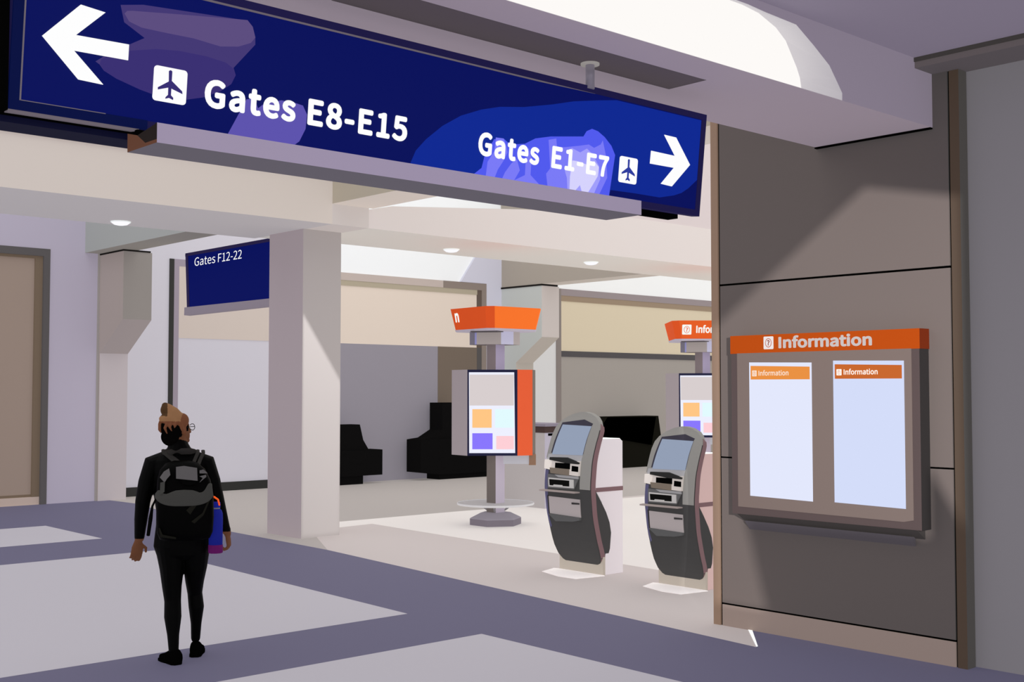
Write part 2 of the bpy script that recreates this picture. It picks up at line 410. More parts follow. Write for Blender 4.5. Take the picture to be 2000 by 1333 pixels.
cbs = M('crossbeam_side', 'a4998a'); cbu = M('crossbeam_under', 'c9bcb4')
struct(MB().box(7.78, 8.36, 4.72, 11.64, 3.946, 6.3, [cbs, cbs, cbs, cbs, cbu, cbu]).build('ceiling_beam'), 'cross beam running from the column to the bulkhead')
b = MB()
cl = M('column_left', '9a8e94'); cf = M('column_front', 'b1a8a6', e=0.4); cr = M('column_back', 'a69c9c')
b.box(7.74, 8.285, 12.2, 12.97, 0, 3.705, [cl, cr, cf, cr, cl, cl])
struct(b.build('column'), 'square mauve-grey column in the middle of the hall')

pl_, pf, pc, plo = M('pillar_side', '948887'), M('pillar_front', '8b8480'), M('pillar_corbel', '938888'), M('pillar_low', 'b1a7aa')


def pillar(x0, x1, mats, yl, zt=3.94):
    side, front, corb, low = mats
    b = MB()
    prof = [(yl, 0), (yl, 2.36), (17.715, 2.875), (17.715, zt), (18.98, zt), (18.98, 0)]
    n = len(prof)
    for x, flip in ((x0, False), (x1, True)):
        b.face([(x, y, z) for y, z in (prof[::-1] if flip else prof)], side)
    ms = [low, corb, front, side, side, side]
    for i in range(n):
        (ya, za), (yb, zb2) = prof[i], prof[(i + 1) % n]
        b.face([(x0, ya, za), (x0, yb, zb2), (x1, yb, zb2), (x1, ya, za)], ms[i])
    return recalc(b.build('pillar'))


struct(pillar(7.98, 8.45, (pl_, pf, pc, plo), 18.55), 'corbelled pillar beside the far left door')
struct(pillar(17.0, 17.5, (M('pillar2_side', 'afb0ae'), M('pillar2_front', 'c2b7b1'), M('pillar2_corbel', 'a99f95'), M('pillar2_low', 'a99f95')), 18.5), 'corbelled pillar behind the first information totem')
jm = M('beam_joint', '201e1d')
struct(MB().box(7.97, 8.42, 17.70, 18.98, 3.94, 3.965, jm).build('trim_4'))
struct(MB().box(16.98, 17.45, 17.70, 18.98, 3.94, 3.975, jm).build('trim_5'))
g1, g2 = M('crossbeam_grey', '969798'), M('crossbeam_grey_under', '7c7673')
struct(MB().box(7.735, 8.22, 13.41, 18.98, 3.966, 6.3, [g1, g1, g2, g2, g2, g2]).build('ceiling_beam'), 'grey cross beam over the left pillar')
g3 = M('crossbeam_tan', 'a0968c')
struct(MB().box(17.0, 17.5, 13.2, 18.98, 3.976, 6.3, [g3, g3, g3, g3, M('crossbeam_tan_under', 'b9aea4'), g3]).build('ceiling_beam'), 'tan cross beam over the right pillar')

# ------------------------------------------------------------------ far left wall and door
wl = M('wall_lilac', 'a49cac')
b = MB()
b.box(-12, 7.95, 18.60, 18.75, 3.97, 6.3, wl)
b.box(7.17, 7.95, 18.60, 18.75, 0, 3.97, wl)
b.box(7.945, 7.979, 18.58, 18.9, 0, 6.3, M('wall_end', '8c8483'))
b.box(-12, 5.6, 18.60, 18.75, 0, 3.97, wl)
struct(b.build('wall_left'), 'lilac wall around the brown door at the far left')
d = struct(bpy.data.objects.new('door_1', None), 'tall brown door in a dark frame at the left edge')
COL.objects.link(d); d.location = (6.5, 18.6, 0)
frm = M('door_frame', '545051')
MB().box(7.075, 7.172, 18.57, 18.7, 0, 3.975, frm).box(5.6, 7.075, 18.57, 18.7, 3.86, 3.975, frm).box(5.6, 5.7, 18.57, 18.7, 0, 3.86, frm).build('door_frame', d, True)
MB().box(5.7, 6.96, 18.66, 18.7, .16, 3.82, M('door_leaf', '8e7d74')).build('door_leaf', d, True)
MB().box(6.96, 7.075, 18.62, 18.7, .12, 3.86, M('door_reveal', '695a4d')).box(5.7, 6.96, 18.62, 18.7, 3.82, 3.86, M('door_reveal', '695a4d')).box(5.7, 6.96, 18.645, 18.70, .12, .16, M('door_reveal', '695a4d')).build('door_stop', d, True)
MB().box(5.7, 7.075, 18.62, 18.7, 0.0, .12, M('threshold', 'a8968f')).build('threshold', d, True)

# ------------------------------------------------------------------ back wall
wb = M('wall_pale_lilac', 'c1bcc4')
b = MB()
b.box(8.45, 12.2, 19.0, 19.2, 0, 6.3, wb)
struct(b.build('wall_back'), 'pale lilac back wall behind the walking person')
struct(MB().box(8.46, 12.1, 18.955, 18.999, 0, .15, M('skirting', '31302f')).build('baseboard_back'), 'black skirting along the pale lilac wall')
b = MB()
lf = M('opening_frame_lilac', '978b96')
b.box(9.38, 9.46, 18.975, 19.0, 1.5, 4.03, M('opening_dark', '393836'))
b.box(9.462, 9.555, 18.98, 19.0, .152, 4.03, lf).box(9.555, 12.0, 18.98, 19.0, 3.91, 4.03, lf)
b.box(9.555, 12.0, 18.985, 19.0, 2.67, 3.91, M('opening_beige', 'c8bab1'))
struct(b.build('trim_6'), 'lilac opening frame with a beige panel on the back wall')
b = MB()
b.box(12.2, 16.33, 19.0, 19.2, 0, 2.67, M('wall_mid_grey', '8c868e'))
b.box(12.2, 16.33, 19.0, 19.2, 2.67, 3.785, M('wall_mid_beige', 'dacabc'))
b.box(12.2, 16.33, 18.98, 19.2, 3.785, 3.885, M('head_olive', 'ab9f8b'))
b.box(12.2, 15.4, 18.97, 19.2, 3.885, 4.03, M('head_pink', 'bdaea6'))
b.box(15.4, 16.58, 18.97, 19.2, 3.885, 4.03, M('frame_taupe', '84776f'))
b.box(16.455, 16.58, 18.97, 19.2, 0, 3.885, M('frame_taupe', '84776f'))
b.box(16.33, 16.455, 18.985, 19.2, 2.67, 3.885, M('frame_brown', '5f524a'))
b.box(16.33, 16.455, 18.985, 19.2, 0, 2.67, M('frame_grey', '54504f'))
b.box(15.285, 16.33, 18.99, 19.2, 0, 2.67, M('wall_brown', '6f6257'))
b.box(12.2, 17.5, 19.02, 19.2, 4.03, 6.3, M('clerestory_white', 'f2f2f2', e=0.8))
struct(b.build('wall_back'), 'back wall with a long beige panel over grey, behind the first totem')
b = MB()
b.prism([(16.58, 0), (17.45, 0), (17.45, 5.0), (16.6, 5.0), (16.244, 4.552), (15.866, 4.035), (16.58, 4.035)], (0, 19.0, 0), (1, 0, 0), (0, 0, 1), -.1, .04, M('pier_lilac', 'c0bdc8'))
struct(b.build('wall_back'), 'pale lilac wall pier beside the far pillar')
b = MB()
b.box(18.8, 40, 19.0, 19.2, 0, 2.54, M('wall_warm_grey', '9b938c'))
b.box(18.8, 40, 18.97, 19.2, 2.53, 2.66, M('wall_dark_band', '545051'))
b.box(18.8, 40, 19.0, 19.2, 2.66, 3.785, M('wall_sand', 'd2c3a9'))
b.box(18.8, 40, 18.98, 19.2, 3.785, 3.91, M('head_brown', '988470'))
b.box(18.8, 40, 18.97, 19.2, 3.91, 4.06, M('head_mauve', '968a8a'))
b.box(17.45, 40, 19.02, 19.2, 4.06, 6.3, M('clerestory_white2', 'f1f0ee', e=0.8))
b.box(17.45, 18.66, 18.99, 19.2, 0, 4.06, M('panel_white', 'cdcac8'))
b.box(18.66, 18.8, 18.96, 19.2, 0, 4.06, M('jamb_taupe', '837974'))
struct(b.build('wall_back'), 'warm grey and sand back wall on the right of the hall')

# ------------------------------------------------------------------ big gate sign
S0, SU, SV = Vector((1.52, 4.36, 2.768)), Vector((1, 0, 0)), Vector((0, -.06, .585)).normalized()
SN = SU.cross(SV)
sign = thing('gate_sign', 'long dark blue overhead sign reading Gates E8-E15 and Gates E1-E7 with two white arrows', 'sign', (3.48, 4.36, 2.768))
SM = dict(O=S0, U=SU, V=SV)
navy = M('sign_frame', '1f1b43', e=0.7); navyd = M('sign_frame_left', '0c1442', e=0.8); blk = M('sign_black', '050505', e=0.5)
L, H = 3.932, 0.59
face = GLOW('sign_face', '0b155c')
b = MB()
b.prism([(0, 0), (L, 0), (L, H), (0, H)], S0, SU, SV, -.055, -.004, navy, side=navy)
# raised rim
b.prism([(0, 0), (L, 0), (L, .036), (0, .036)], S0, SU, SV, -.004, .004, navy)
b.prism([(0, H - .034), (L, H - .034), (L, H), (0, H)], S0, SU, SV, -.004, .004, navy)
b.prism([(L - .04, .036), (L, .036), (L, H - .034), (L - .04, H - .034)], S0, SU, SV, -.004, .004, navy)
b.prism([(0, .0), (.04, .0), (.04, H), (0, H)], S0, SU, SV, -.004, .006, navyd)
b.prism([(0, .0), (.53, .0), (.53, .038), (0, .038)], S0, SU, SV, -.004, .0055, navyd)
b.build('sign_frame', sign, True)
b = MB()
gl = M('sign_grey_edge', '69616a')
b.prism([(.038, .036), (.044, .036), (.044, H - .034), (.038, H - .034)], S0, SU, SV, -.004, .007, gl)
b.prism([(.04, .036), (.36, .036), (.36, .039), (.04, .039)], S0, SU, SV, -.004, .007, gl)
b.prism([(.1, H - .041), (2.6, H - .041), (3.0, H - .034), (.1, H - .033)], S0, SU, SV, -.004, .005, gl)
b.prism([(0, -.012), (.48, -.012), (.5, .001), (0, .001)], S0, SU, SV, -.03, .004, gl)
b.build('edge_strip', sign, True)
b = MB()
b.prism([(.04, .036), (L - .04, .036), (L - .04, H - .034), (.04, H - .034)], S0, SU, SV, -.004, 0, face)
b.build('sign_face', sign, True)

# reflections on the glossy sign, painted as self-glowing patches
def reflection_patch(pts, h, lift, lo=.037, hi=.556):
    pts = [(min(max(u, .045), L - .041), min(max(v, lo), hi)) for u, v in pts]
    MB().prism(pts, S0, SU, SV, 0, lift, GLOW('glow_' + h, h)).build('painted_reflection', sign, True)

reflection_patch([(0.397, 0.457), (0.487, 0.477), (0.896, 0.507), (0.978, 0.449), (0.980, 0.420), (0.887, 0.307), (0.899, 0.280), (0.881, 0.240), (0.835, 0.203), (0.758, 0.165), (0.689, 0.145), (0.583, 0.136), (0.493, 0.152), (0.397, 0.177), (0.347, 0.198), (0.329, 0.218), (0.312, 0.227), (0.364, 0.268), (0.500, 0.352), (0.415, 0.395)], '453a75', .0006)
reflection_patch([(0.414, 0.428), (0.424, 0.440), (0.446, 0.445), (0.637, 0.472), (0.896, 0.507), (0.937, 0.512), (0.963, 0.490), (0.978, 0.449), (0.959, 0.423), (0.903, 0.397), (0.823, 0.382), (0.704, 0.391), (0.589, 0.389), (0.485, 0.389), (0.434, 0.402)], '5d4e80', .0012)
reflection_patch([(0.329, 0.222), (0.335, 0.240), (0.365, 0.260), (0.437, 0.290), (0.549, 0.319), (0.646, 0.330), (0.763, 0.331), (0.851, 0.322), (0.885, 0.305), (0.899, 0.280), (0.881, 0.240), (0.835, 0.203), (0.758, 0.165), (0.689, 0.145), (0.583, 0.136), (0.493, 0.152), (0.397, 0.177), (0.347, 0.198)], '3b3173', .0012)
reflection_patch([(0.880, 0.037), (0.922, 0.122), (0.955, 0.190), (0.992, 0.200), (1.011, 0.162), (1.043, 0.190), (1.119, 0.213), (1.181, 0.214), (1.226, 0.208), (1.249, 0.173), (1.246, 0.111), (1.219, 0.054), (1.198, 0.037)], '5e54ae', .0006)
reflection_patch([(1.818, 0.037), (1.845, 0.100), (1.900, 0.160), (1.992, 0.236), (2.100, 0.301), (2.225, 0.350), (2.342, 0.382), (2.504, 0.407), (2.700, 0.452), (2.845, 0.491), (3.027, 0.526), (3.168, 0.550), (3.89, 0.552), (3.89, 0.208), (3.817, 0.151), (3.76, 0.118), (3.696, 0.097), (3.574, 0.072), (3.368, 0.072), (3.170, 0.068), (3.165, 0.037)], '112a92', .0006)
reflection_patch([(2.207, 0.037), (2.251, 0.071), (2.266, 0.135), (2.319, 0.220), (2.380, 0.232), (2.426, 0.209), (2.524, 0.226), (2.594, 0.263), (2.700, 0.288), (2.936, 0.322), (2.957, 0.353), (2.996, 0.371), (3.042, 0.365), (3.096, 0.342), (3.153, 0.303), (3.187, 0.258), (3.162, 0.037)], '525bee', .0012)
reflection_patch([(2.281, 0.037), (2.286, 0.105), (2.325, 0.162), (2.33, .23), (2.38, .232), (2.40, .20), (2.412, 0.168), (2.390, 0.125), (2.355, 0.075), (2.340, 0.037)], '7b7bf7', .0018)
reflection_patch([(2.389, 0.037), (2.404, 0.068), (2.444, 0.119), (2.477, 0.143), (2.502, 0.090), (2.469, 0.037)], '7b7bf7', .0018)
reflection_patch([(2.539, 0.071), (2.538, 0.131), (2.55, .21), (2.576, 0.160), (2.577, 0.076), (2.64, 0.037), (2.47, .037)], '7b7bf7', .0018)
reflection_patch([(2.700, 0.037), (2.685, 0.096), (2.711, 0.126), (2.686, 0.269), (2.739, 0.283), (2.748, 0.240), (2.805, 0.248), (2.911, 0.270), (2.979, 0.286), (3.021, 0.274), (3.070, 0.299), (3.083, 0.322), (3.117, 0.241), (3.137, 0.130), (3.086, 0.037)], '7b7bf7', .0018)
reflection_patch([(2.844, 0.037), (2.835, 0.093), (2.817, 0.126), (2.851, 0.178), (2.853, 0.251), (2.919, 0.236), (2.967, 0.263), (3.009, 0.241), (3.066, 0.185), (3.084, 0.116), (3.045, 0.037)], 'a19ffb', .0024)
reflection_patch([(2.859, 0.037), (2.856, 0.103), (2.865, 0.187), (2.899, 0.188), (2.970, 0.180), (3.028, 0.205), (3.067, 0.178), (3.062, 0.128), (3.031, 0.082), (2.999, 0.037), (2.949, 0.037), (2.934, 0.067), (2.904, 0.037)], 'd6d3fd', .003)

sw = GLOW('sign_white', 'fefefe')
MB().prism([(0.108, 0.282), (0.243, 0.424), (0.338, 0.415), (0.231, 0.309), (0.437, 0.314), (0.437, 0.254), (0.226, 0.251), (0.345, 0.145), (0.250, 0.148)], S0, SU, SV, 0, .006, sw).build('arrow', sign, True)
MB().prism([(3.573, 0.423), (3.673, 0.422), (3.812, 0.285), (3.667, 0.145), (3.574, 0.149), (3.676, 0.251), (3.471, 0.249), (3.473, 0.320), (3.678, 0.318)], S0, SU, SV, 0, .006, sw).build('arrow', sign, True)
PLANE = [(.43, .90), (.475, .93), (.52, .915), (.53, .89), (.53, .63), (.86, .385), (.875, .31), (.53, .41), (.53, .215), (.605, .15), (.60, .09), (.48, .13), (.37, .09), (.375, .135), (.445, .215), (.44, .42), (.135, .315), (.13, .38), (.445, .60)]
for u0, u1, v0, v1, hh in ((.545, .685, .121, .257, '3b3173'), (3.225, 3.368, .119, .26, '2f3fa8')):
    p = MB().prism(rrect(u0, u1, v0, v1, .014), S0, SU, SV, 0, .005, sw).build('aircraft_pictogram', sign, True)
    MB().prism([(u0 + (u1 - u0) * a, v0 + (v1 - v0) * c) for a, c in PLANE], S0, SU, SV, .005, .007, GLOW('plane_' + hh, hh)).build('aircraft_symbol', p, True)
for s, u0, u1 in (('Gates', .763, 1.189), ('E8-E15', 1.249, 1.785), ('Gates', 2.216, 2.625), ('E1-E7', 2.712, 3.138)):
    t = MB()
    text_mesh(t, s, S0 + SU * u0 + SV * .130, SU, SV, sw, width=u1 - u0, height=.113, bold=.016, lift=.004, spacing=1.06, font=HUMAN)
    t.build('lettering', sign, True)
lampf = M('lamp_bar_face', '9b8fa7'); lampu = M('lamp_bar_under', '615c66'); lampe = M('lamp_bar_end', '272120')
b = MB()
b.box(1.955, 4.622, 4.072, 4.32, 2.662, 2.675, [M('lamp_bar_brown', '5f4031'), lampe, lampf, lampe, lampu, lampf])
b.box(1.955, 4.622, 4.072, 4.084, 2.675, 2.736, [lampe, lampe, lampf, lampf, lampu, lampf])
brn = M('lamp_bar_brown', '5f4031')
b.prism([(4.085, 2.675), (4.17, 2.675), (4.24, 2.715), (4.085, 2.735)], (1.957, 0, 0), (0, 1, 0), (0, 0, 1), .0, .012, lampe)
b.prism([(4.17, 2.675), (4.325, 2.675), (4.325, 2.735), (4.24, 2.715)], (1.957, 0, 0), (0, 1, 0), (0, 0, 1), .0, .012, brn)
b.build('lamp_bar', sign, True)
b = MB()
b.box(1.3, 5.34, 4.425, 4.50, 2.752, 3.30, blk)
b.box(1.30, 1.515, 4.34, 4.425, 2.76, 3.34, blk)
b.box(1.3, 2.1, 4.40, 4.56, 2.728, 2.752, M('sign_rear_navy', '1e1e30'))
b.box(2.0, 4.6, 4.335, 4.42, 2.70, 2.76, blk)
b.build('rear_casing', sign, True)
for px in (4.48, 2.35):
    b = MB()
    b.lathe([(.024, 3.34), (.024, zb + .02)], (px, 4.3), M('pole_steel', '6c6672', metal=0.4, rough=0.35), 24)
    p = b.build('pole', sign, True)
    MB().lathe([(.05, zb - .006), (.05, zb + .013)], (px, 4.3), M('flange', '8f8a88'), 28).build('flange', p, True)

# ------------------------------------------------------------------ second sign
s2 = thing('gate_sign', 'smaller dark blue sign reading Gates F12-22 beside the column', 'sign', (8.25, 15, 2.95))
O2, U2 = Vector((8.25, 16.25, 2.95)), Vector((0, -1, 0))
V2 = Vector((0.03, 0, .846)).normalized()
Y_end = 16.25 - 12.98
fr2 = M('sign2_frame', '29224a', e=0.7)
b = MB()
quad = [(0.13, 0), (Y_end, 0), (Y_end, .846), (0, .846)]
b.prism(quad, O2, U2, V2, -.06, -.006, fr2)
for q in ([(0.13, 0), (.20, 0), (.07, .846), (0, .846)], [(0, .80), (Y_end, .80), (Y_end, .846), (0, .846)], [(.13, 0), (Y_end, 0), (Y_end, .03), (.13, .03)], [(2.5, 0), (Y_end, 0), (Y_end, .1), (2.5, .1)]):
    b.prism(q, O2, U2, V2, -.006, .008, fr2)
b.build('sign_frame', s2, True)
MB().prism([(.16, .02), (Y_end, .02), (Y_end, .81), (.04, .81)], O2, U2, V2, -.006, 0, face).build('sign_face', s2, True)
for word, u0, u1 in (('Gates', .29, .915), ('F12-22', .99, 1.66)):
    t = MB()
    text_mesh(t, word, O2 + U2 * u0 + V2 * .632, U2, V2, sw, width=u1 - u0, height=.125, bold=0.004, lift=.002)
    t.build('lettering', s2, True)
lb = M('lamp_bar2', '837985')
b = MB()
b.prism([(0.13, -.085), (2.50, -.075), (2.50, .025), (0.13, .03)], O2, U2, V2, -.05, .05, lb)
b.build('lamp_bar', s2, True)

# ------------------------------------------------------------------ downlights
for x, y, lab in ((5.86, 13.1, 'round white downlight in the left beam, nearest the left edge'), (10.37, 12.6, 'round white downlight above the first information totem'), (12.96, 12.43, 'round white downlight above the kiosks, right of the other one in the pale beam')):
    t = thing('downlight', lab, 'light', (x, y, 3.705), group='downlights in the beams')
    MB().lathe([(.098, 3.704), (.098, 3.694), (.112, 3.692), (.112, 3.704)], (x, y), M('downlight_rim', 'e9e6e8', e=0.7), 32).build('rim', t, True)
    MB().lathe([(.100, 3.7035), (.098, 3.685), (.075, 3.668), (.04, 3.660), (.008, 3.658)], (x, y), GLOW('downlight_lens', 'fafaff'), 32).build('lens', t, True)

# ------------------------------------------------------------------ pictogram of a question mark in a ring
def info_pict(b, O, U, V, s, m_plate, m_ink, lift):
    O, U, V = Vector(O), Vector(U).normalized(), Vector(V).normalized()
    b.prism(rrect(0, s * .92, 0, s, s * .08), O, U, V, 0, lift, m_plate)
    cx, cy = s * .46, s * .5
    n = 28
    for i in range(n):
        a0, a1 = 2 * math.pi * i / n, 2 * math.pi * (i + 1) / n
        q = [(cx + s * .30 * math.cos(a0), cy + s * .36 * math.sin(a0)), (cx + s * .30 * math.cos(a1), cy + s * .36 * math.sin(a1)),
             (cx + s * .25 * math.cos(a1), cy + s * .31 * math.sin(a1)), (cx + s * .25 * math.cos(a0), cy + s * .31 * math.sin(a0))]
        N = U.cross(V)
        b.face([O + U * p[0] + V * p[1] + N * (lift + .001) for p in q], m_ink)
    text_mesh(b, '?', O + U * (cx - s * .12) + V * (cy - s * .2), U, V, m_ink, width=s * .24, height=s * .40, bold=.01, lift=lift)


# ------------------------------------------------------------------ information board on the right wall
brd = thing('information_board', 'wall-mounted taupe board with orange Information header and two lit poster panels', 'information board', (7.22, 4.64, .86))
BO, BU, BV = Vector((7.10, 5.385, .86)), Vector((0, -1, 0)), Vector((0, 0, 1))      # u runs to the right, normal to -x
bf = M('board_frame', '615353'); bi = M('board_inner', '857570'); bs = M('board_side', '3a3636')
bw = 1.495
b = MB()
b.box(7.10, 7.219, 3.89, 5.385, .858, 2.026, [bf, bs, bs, bs, M('board_under', '3a3636'), bs])
b.build('housing', brd, True)
MB().prism([(.055, .052), (1.37, .045), (bw - .055, .06), (bw - .055, 1.168), (.055, 1.168)], BO, BU, BV, 0, .004, bi).build('inner_panel', brd, True)
hd = MB().box(7.096, 7.219, 3.885, 5.39, 2.026, 2.157, [M('board_orange', 'c35115'), M('board_orange_dark', '813011')] + [M('board_orange_dark', '813011')] * 4).build('header', brd, True)  # darker orange sides: facing shade painted into the colour
ink = M('board_lettering', 'd2c9c6', e=0.7)
b = MB()
HO = Vector((7.096, 5.39, 2.026))
text_mesh(b, 'Information', HO + BU * .425 + BV * .030, BU, BV, ink, width=.74, height=.080, bold=.015, lift=.001)
b.build('lettering', hd, True)
b = MB(); info_pict(b, HO + BU * .297 + BV * .026, BU, BV, .091, ink, M('board_orange', 'c35115'), .002); b.build('question_pictogram', hd, True)
for u0, u1, scr, strip, inkh, tint in ((.165, .69, 'e3e8fc', 'ee923e', 'd9c4b4', 'a'), (.862, 1.388, 'd4ddf9', 'd06926', 'dccfc8', 'b')):
    s = MB().prism([(u0, .137), (u1, .130), (u1, 1.09), (u0, 1.10)], BO, BU, BV, .004, .007, GLOW('poster_' + tint, scr)).build('poster_panel', brd, True)
    st = MB().prism([(u0 + .014, .976), (u1 - .014, .974), (u1 - .014, 1.062), (u0 + .014, 1.075)], BO, BU, BV, .007, .009, GLOW('poster_strip_' + tint, strip)).build('title_strip', s, True)
    b = MB()
    im = GLOW('poster_ink_' + tint, inkh)
    text_mesh(b, 'Information', BO + BU * (u0 + .085) + BV * 1.003, BU, BV, im, width=.255, height=.036, bold=.008, lift=.010)
    info_pict(b, BO + BU * (u0 + .028) + BV * .999, BU, BV, .042, im, GLOW('poster_strip_' + tint, strip), .010)
    b.build('lettering', st, True)
b = MB()
tm, tm2 = M('tray_dark', '3a3636'), M('tray_purple', '4b464c')
b.prism([(7.11, .857), (7.215, .79), (7.215, .856)], (0, 3.93, 0), (1, 0, 0), (0, 0, 1), -1.42, 0, tm)  # dark wedges: lower tray, with its shadow painted in as well
b.prism([(7.16, .805), (7.2195, .738), (7.2195, .800)], (0, 4.0, 0), (1, 0, 0), (0, 0, 1), -1.32, 0, tm2)
b.build('tray_and_shadow', brd, True)

# ------------------------------------------------------------------ information totems
def totem(name_label, base, az, head_R, head_phi, zbot, words):
    t = thing('information_totem', name_label, 'information totem', (base[0], base[1], 0), R(az - 90))
    steel_d, steel_l = M('totem_dark', '69605d'), M('totem_light', 'b5a9b7')  # shade painted in: dark left faces, light right faces of one steel
    # base
    b = MB()
    n = 6
    ph = R(12)
    hexa = lambda r, z: [(r * math.cos(2 * math.pi * i / n + ph), r * math.sin(2 * math.pi * i / n + ph), z) for i in range(n)]
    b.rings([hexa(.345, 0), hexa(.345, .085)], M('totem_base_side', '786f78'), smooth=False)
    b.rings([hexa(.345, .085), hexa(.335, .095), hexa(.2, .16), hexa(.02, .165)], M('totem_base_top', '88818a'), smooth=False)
    b.build('base', t)
    # pole: square tube seen on its edge
    b = MB()
    def pole(b, z0, z1, r, ml, mr):
        a = [(-r, 0), (0, -r), (r, 0), (0, r)]
        for i, m in zip(range(4), (ml, mr, mr, ml)):
            (xa, ya), (xb, yb) = a[i], a[(i + 1) % 4]
            b.face([(xa, ya, z0), (xb, yb, z0), (xb, yb, z1), (xa, ya, z1)], m)
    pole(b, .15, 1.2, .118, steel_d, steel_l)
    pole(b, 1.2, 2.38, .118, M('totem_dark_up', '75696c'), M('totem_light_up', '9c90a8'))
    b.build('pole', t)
    # foot ring: a glass disc on curved brackets
    b = MB()
    b.lathe([(.16, .262), (.46, .262), (.50, .272), (.50, .282), (.46, .286), (.16, .286)], (0, 0), M('totem_ring', 'aaa4a5'), 40)
    ring = b.build('foot_ring', t)
    b = MB()
    b.rings([[(r * math.cos(2 * math.pi * i / 40), r * math.sin(2 * math.pi * i / 40), z) for i in range(40)] for r, z in ((.455, .258), (.505, .264), (.51, .277), (.505, .290))], M('totem_ring_edge', 'c6c1c2'), cap=False)
    b.build('ring_edge', ring)
    for a in (0, 120, 240):
        c, s = math.cos(R(a + 25)), math.sin(R(a + 25))
        MB().limb([(c * .10, s * .10, .17), (c * .16, s * .16, .20), (c * .25, s * .25, .258)], [.014, .014, .012], M('totem_bracket', '8a8488'), 8).build('ring_bracket', t)
    # cabinet
    zt = 2.035
    A, B, C, D, E = (-.585, .14), (-.37, -.16), (.285, -.16), (.485, -.06), (.53, .16)
    b = MB()
    def wallf(p, q, m, za=zbot, zb=zt):
        b.face([(p[0], p[1], za), (q[0], q[1], za), (q[0], q[1], zb), (p[0], p[1], zb)], m)
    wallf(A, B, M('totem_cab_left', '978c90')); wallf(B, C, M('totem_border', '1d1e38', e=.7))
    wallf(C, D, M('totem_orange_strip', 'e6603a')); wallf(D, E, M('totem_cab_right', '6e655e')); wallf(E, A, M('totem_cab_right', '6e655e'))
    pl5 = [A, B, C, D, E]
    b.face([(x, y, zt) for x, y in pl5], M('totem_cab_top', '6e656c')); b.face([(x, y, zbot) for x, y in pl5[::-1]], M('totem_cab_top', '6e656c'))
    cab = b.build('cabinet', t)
    X, Z = Vector((1, 0, 0)), Vector((0, 0, 1))
    O = Vector((-.37, -.16, zbot))
    hh = zt - zbot
    scr = MB().prism([(.025, .035), (.625, .035), (.612, hh - .035), (.02, hh - .035)], O, X, Z, 0, .004, GLOW('totem_screen', 'eef0fe')).build('screen', cab)
    k = hh / 1.125
    def tilep(x0, x1, z0, z1, h):
        MB().prism([(x0 + .37, z0 * k), (x1 + .37, z0 * k), (x1 + .37, z1 * k), (x0 + .37, z1 * k)], O, X, Z, .004, .006, GLOW('tile_' + h, h)).build('screen_tile', scr)
    tilep(-.342, .238, .655, 1.06, 'd8cfcf')
    tilep(-.305, -.052, .365, .608, 'ffc785'); tilep(-.008, .238, .365, .608, 'e2fbfe')
    tilep(-.305, -.04, .085, .294, '8a78fe'); tilep(.008, .238, .085, .258, 'fed0d7')
    MB().box(.10, .44, -.02, .12, zbot - .115, zbot + .01, M('totem_box', 'b0adb4')).box(.44, .53, -.04, .12, zbot - .13, zbot + .01, M('totem_box_brown', '8a6b58')).build('lower_box', t)
    # neck and crown
    b = MB()
    nk = [(-.345, .02), (-.275, -.10), (-.25, -.14), (.07, -.2), (.235, -.08), (.32, .05), (.1, .2), (-.2, .2)]
    nm = ['6d6875', '8a86b0', '9b918f', 'b9b5cc', '9b918f', '9b918f', '9b918f', '6d6875']
    for i in range(len(nk)):
        p, q = nk[i], nk[(i + 1) % len(nk)]
        b.face([(p[0], p[1], 2.365), (q[0], q[1], 2.365), (q[0], q[1], 2.535), (p[0], p[1], 2.535)], M('neck_' + nm[i], nm[i]))
    b.face([(x, y, 2.365) for x, y in nk[::-1]], M('neck_under', '5a5254'))
    b.build('neck', t)
    def ringq(r, z, cut=.10):
        pts = []
        for kq in range(4):
            a = R(head_phi + 90 * kq - 90)
            for da in (-cut, cut):
                pts.append((r * math.cos(a + da), r * math.sin(a + da), z))
        return pts
    b = MB()
    b.rings([ringq(head_R * .88, 2.535), ringq(head_R * .90, 2.562)], M('crown_plate', 'b3a9b8'), smooth=False)
    cp = b.build('crown_plate', t)
    MB().prism([(-.33, -.30), (.02, -.42), (.1, -.25), (-.1, -.1), (-.3, -.1)], (0, 0, 0), (1, 0, 0), (0, 1, 0), 2.523, 2.5345, M('crown_plate_dark', '524d50')).build('plate_fitting', cp)
    top, bot = ringq(head_R, 2.84), ringq(head_R * .885, 2.562)
    od, ob = M('crown_orange_dark', 'd05025'), M(words[2], words[3])  # lit and shaded orange: facet shading put into the colour
    b = MB()
    n8 = 8
    for i in range(n8):
        j = (i + 1) % n8
        m = ob if (i in (1, 2)) else od
        b.face([bot[i], bot[j], top[j], top[i]], m)
    b.face(top, od); b.face(bot[::-1], od)
    cr = recalc(b.build('crown', t))
    # lettering lies on the sloping facets
    def facet(i):
        p, q, tp = Vector(bot[i]), Vector(bot[i + 1]), Vector(top[i])
        U = (q - p).normalized(); V = (tp - p) - U * (tp - p).dot(U); V.normalize()
        return p, U, V, (q - p).length
    b = MB()
    lm = GLOW('crown_ink', 'f6e6e1')
    if words[0] == 'tail':
        p, U, V, ln = facet(7) if False else (Vector(bot[7]), None, None, None)
        q = Vector(bot[0]); tp = Vector(top[7])
        U = (q - p).normalized(); V = (tp - p) - U * (tp - p).dot(U); V.normalize()
        text_mesh(b, 'n', p + U * .035 + V * .10, U, V, lm, width=.085, height=.16, bold=.016, lift=.003)
    else:
        p, U, V, ln = facet(1)
        pb = MB()
        info_pict(pb, p + U * .0 + V * .065, U, V, .155, lm, od, .003)
        pb.build('question_pictogram', cr)
        text_mesh(b, 'Information', p + U * .215 + V * .09, U, V, lm, width=.66, height=.115, bold=.014, lift=.003)
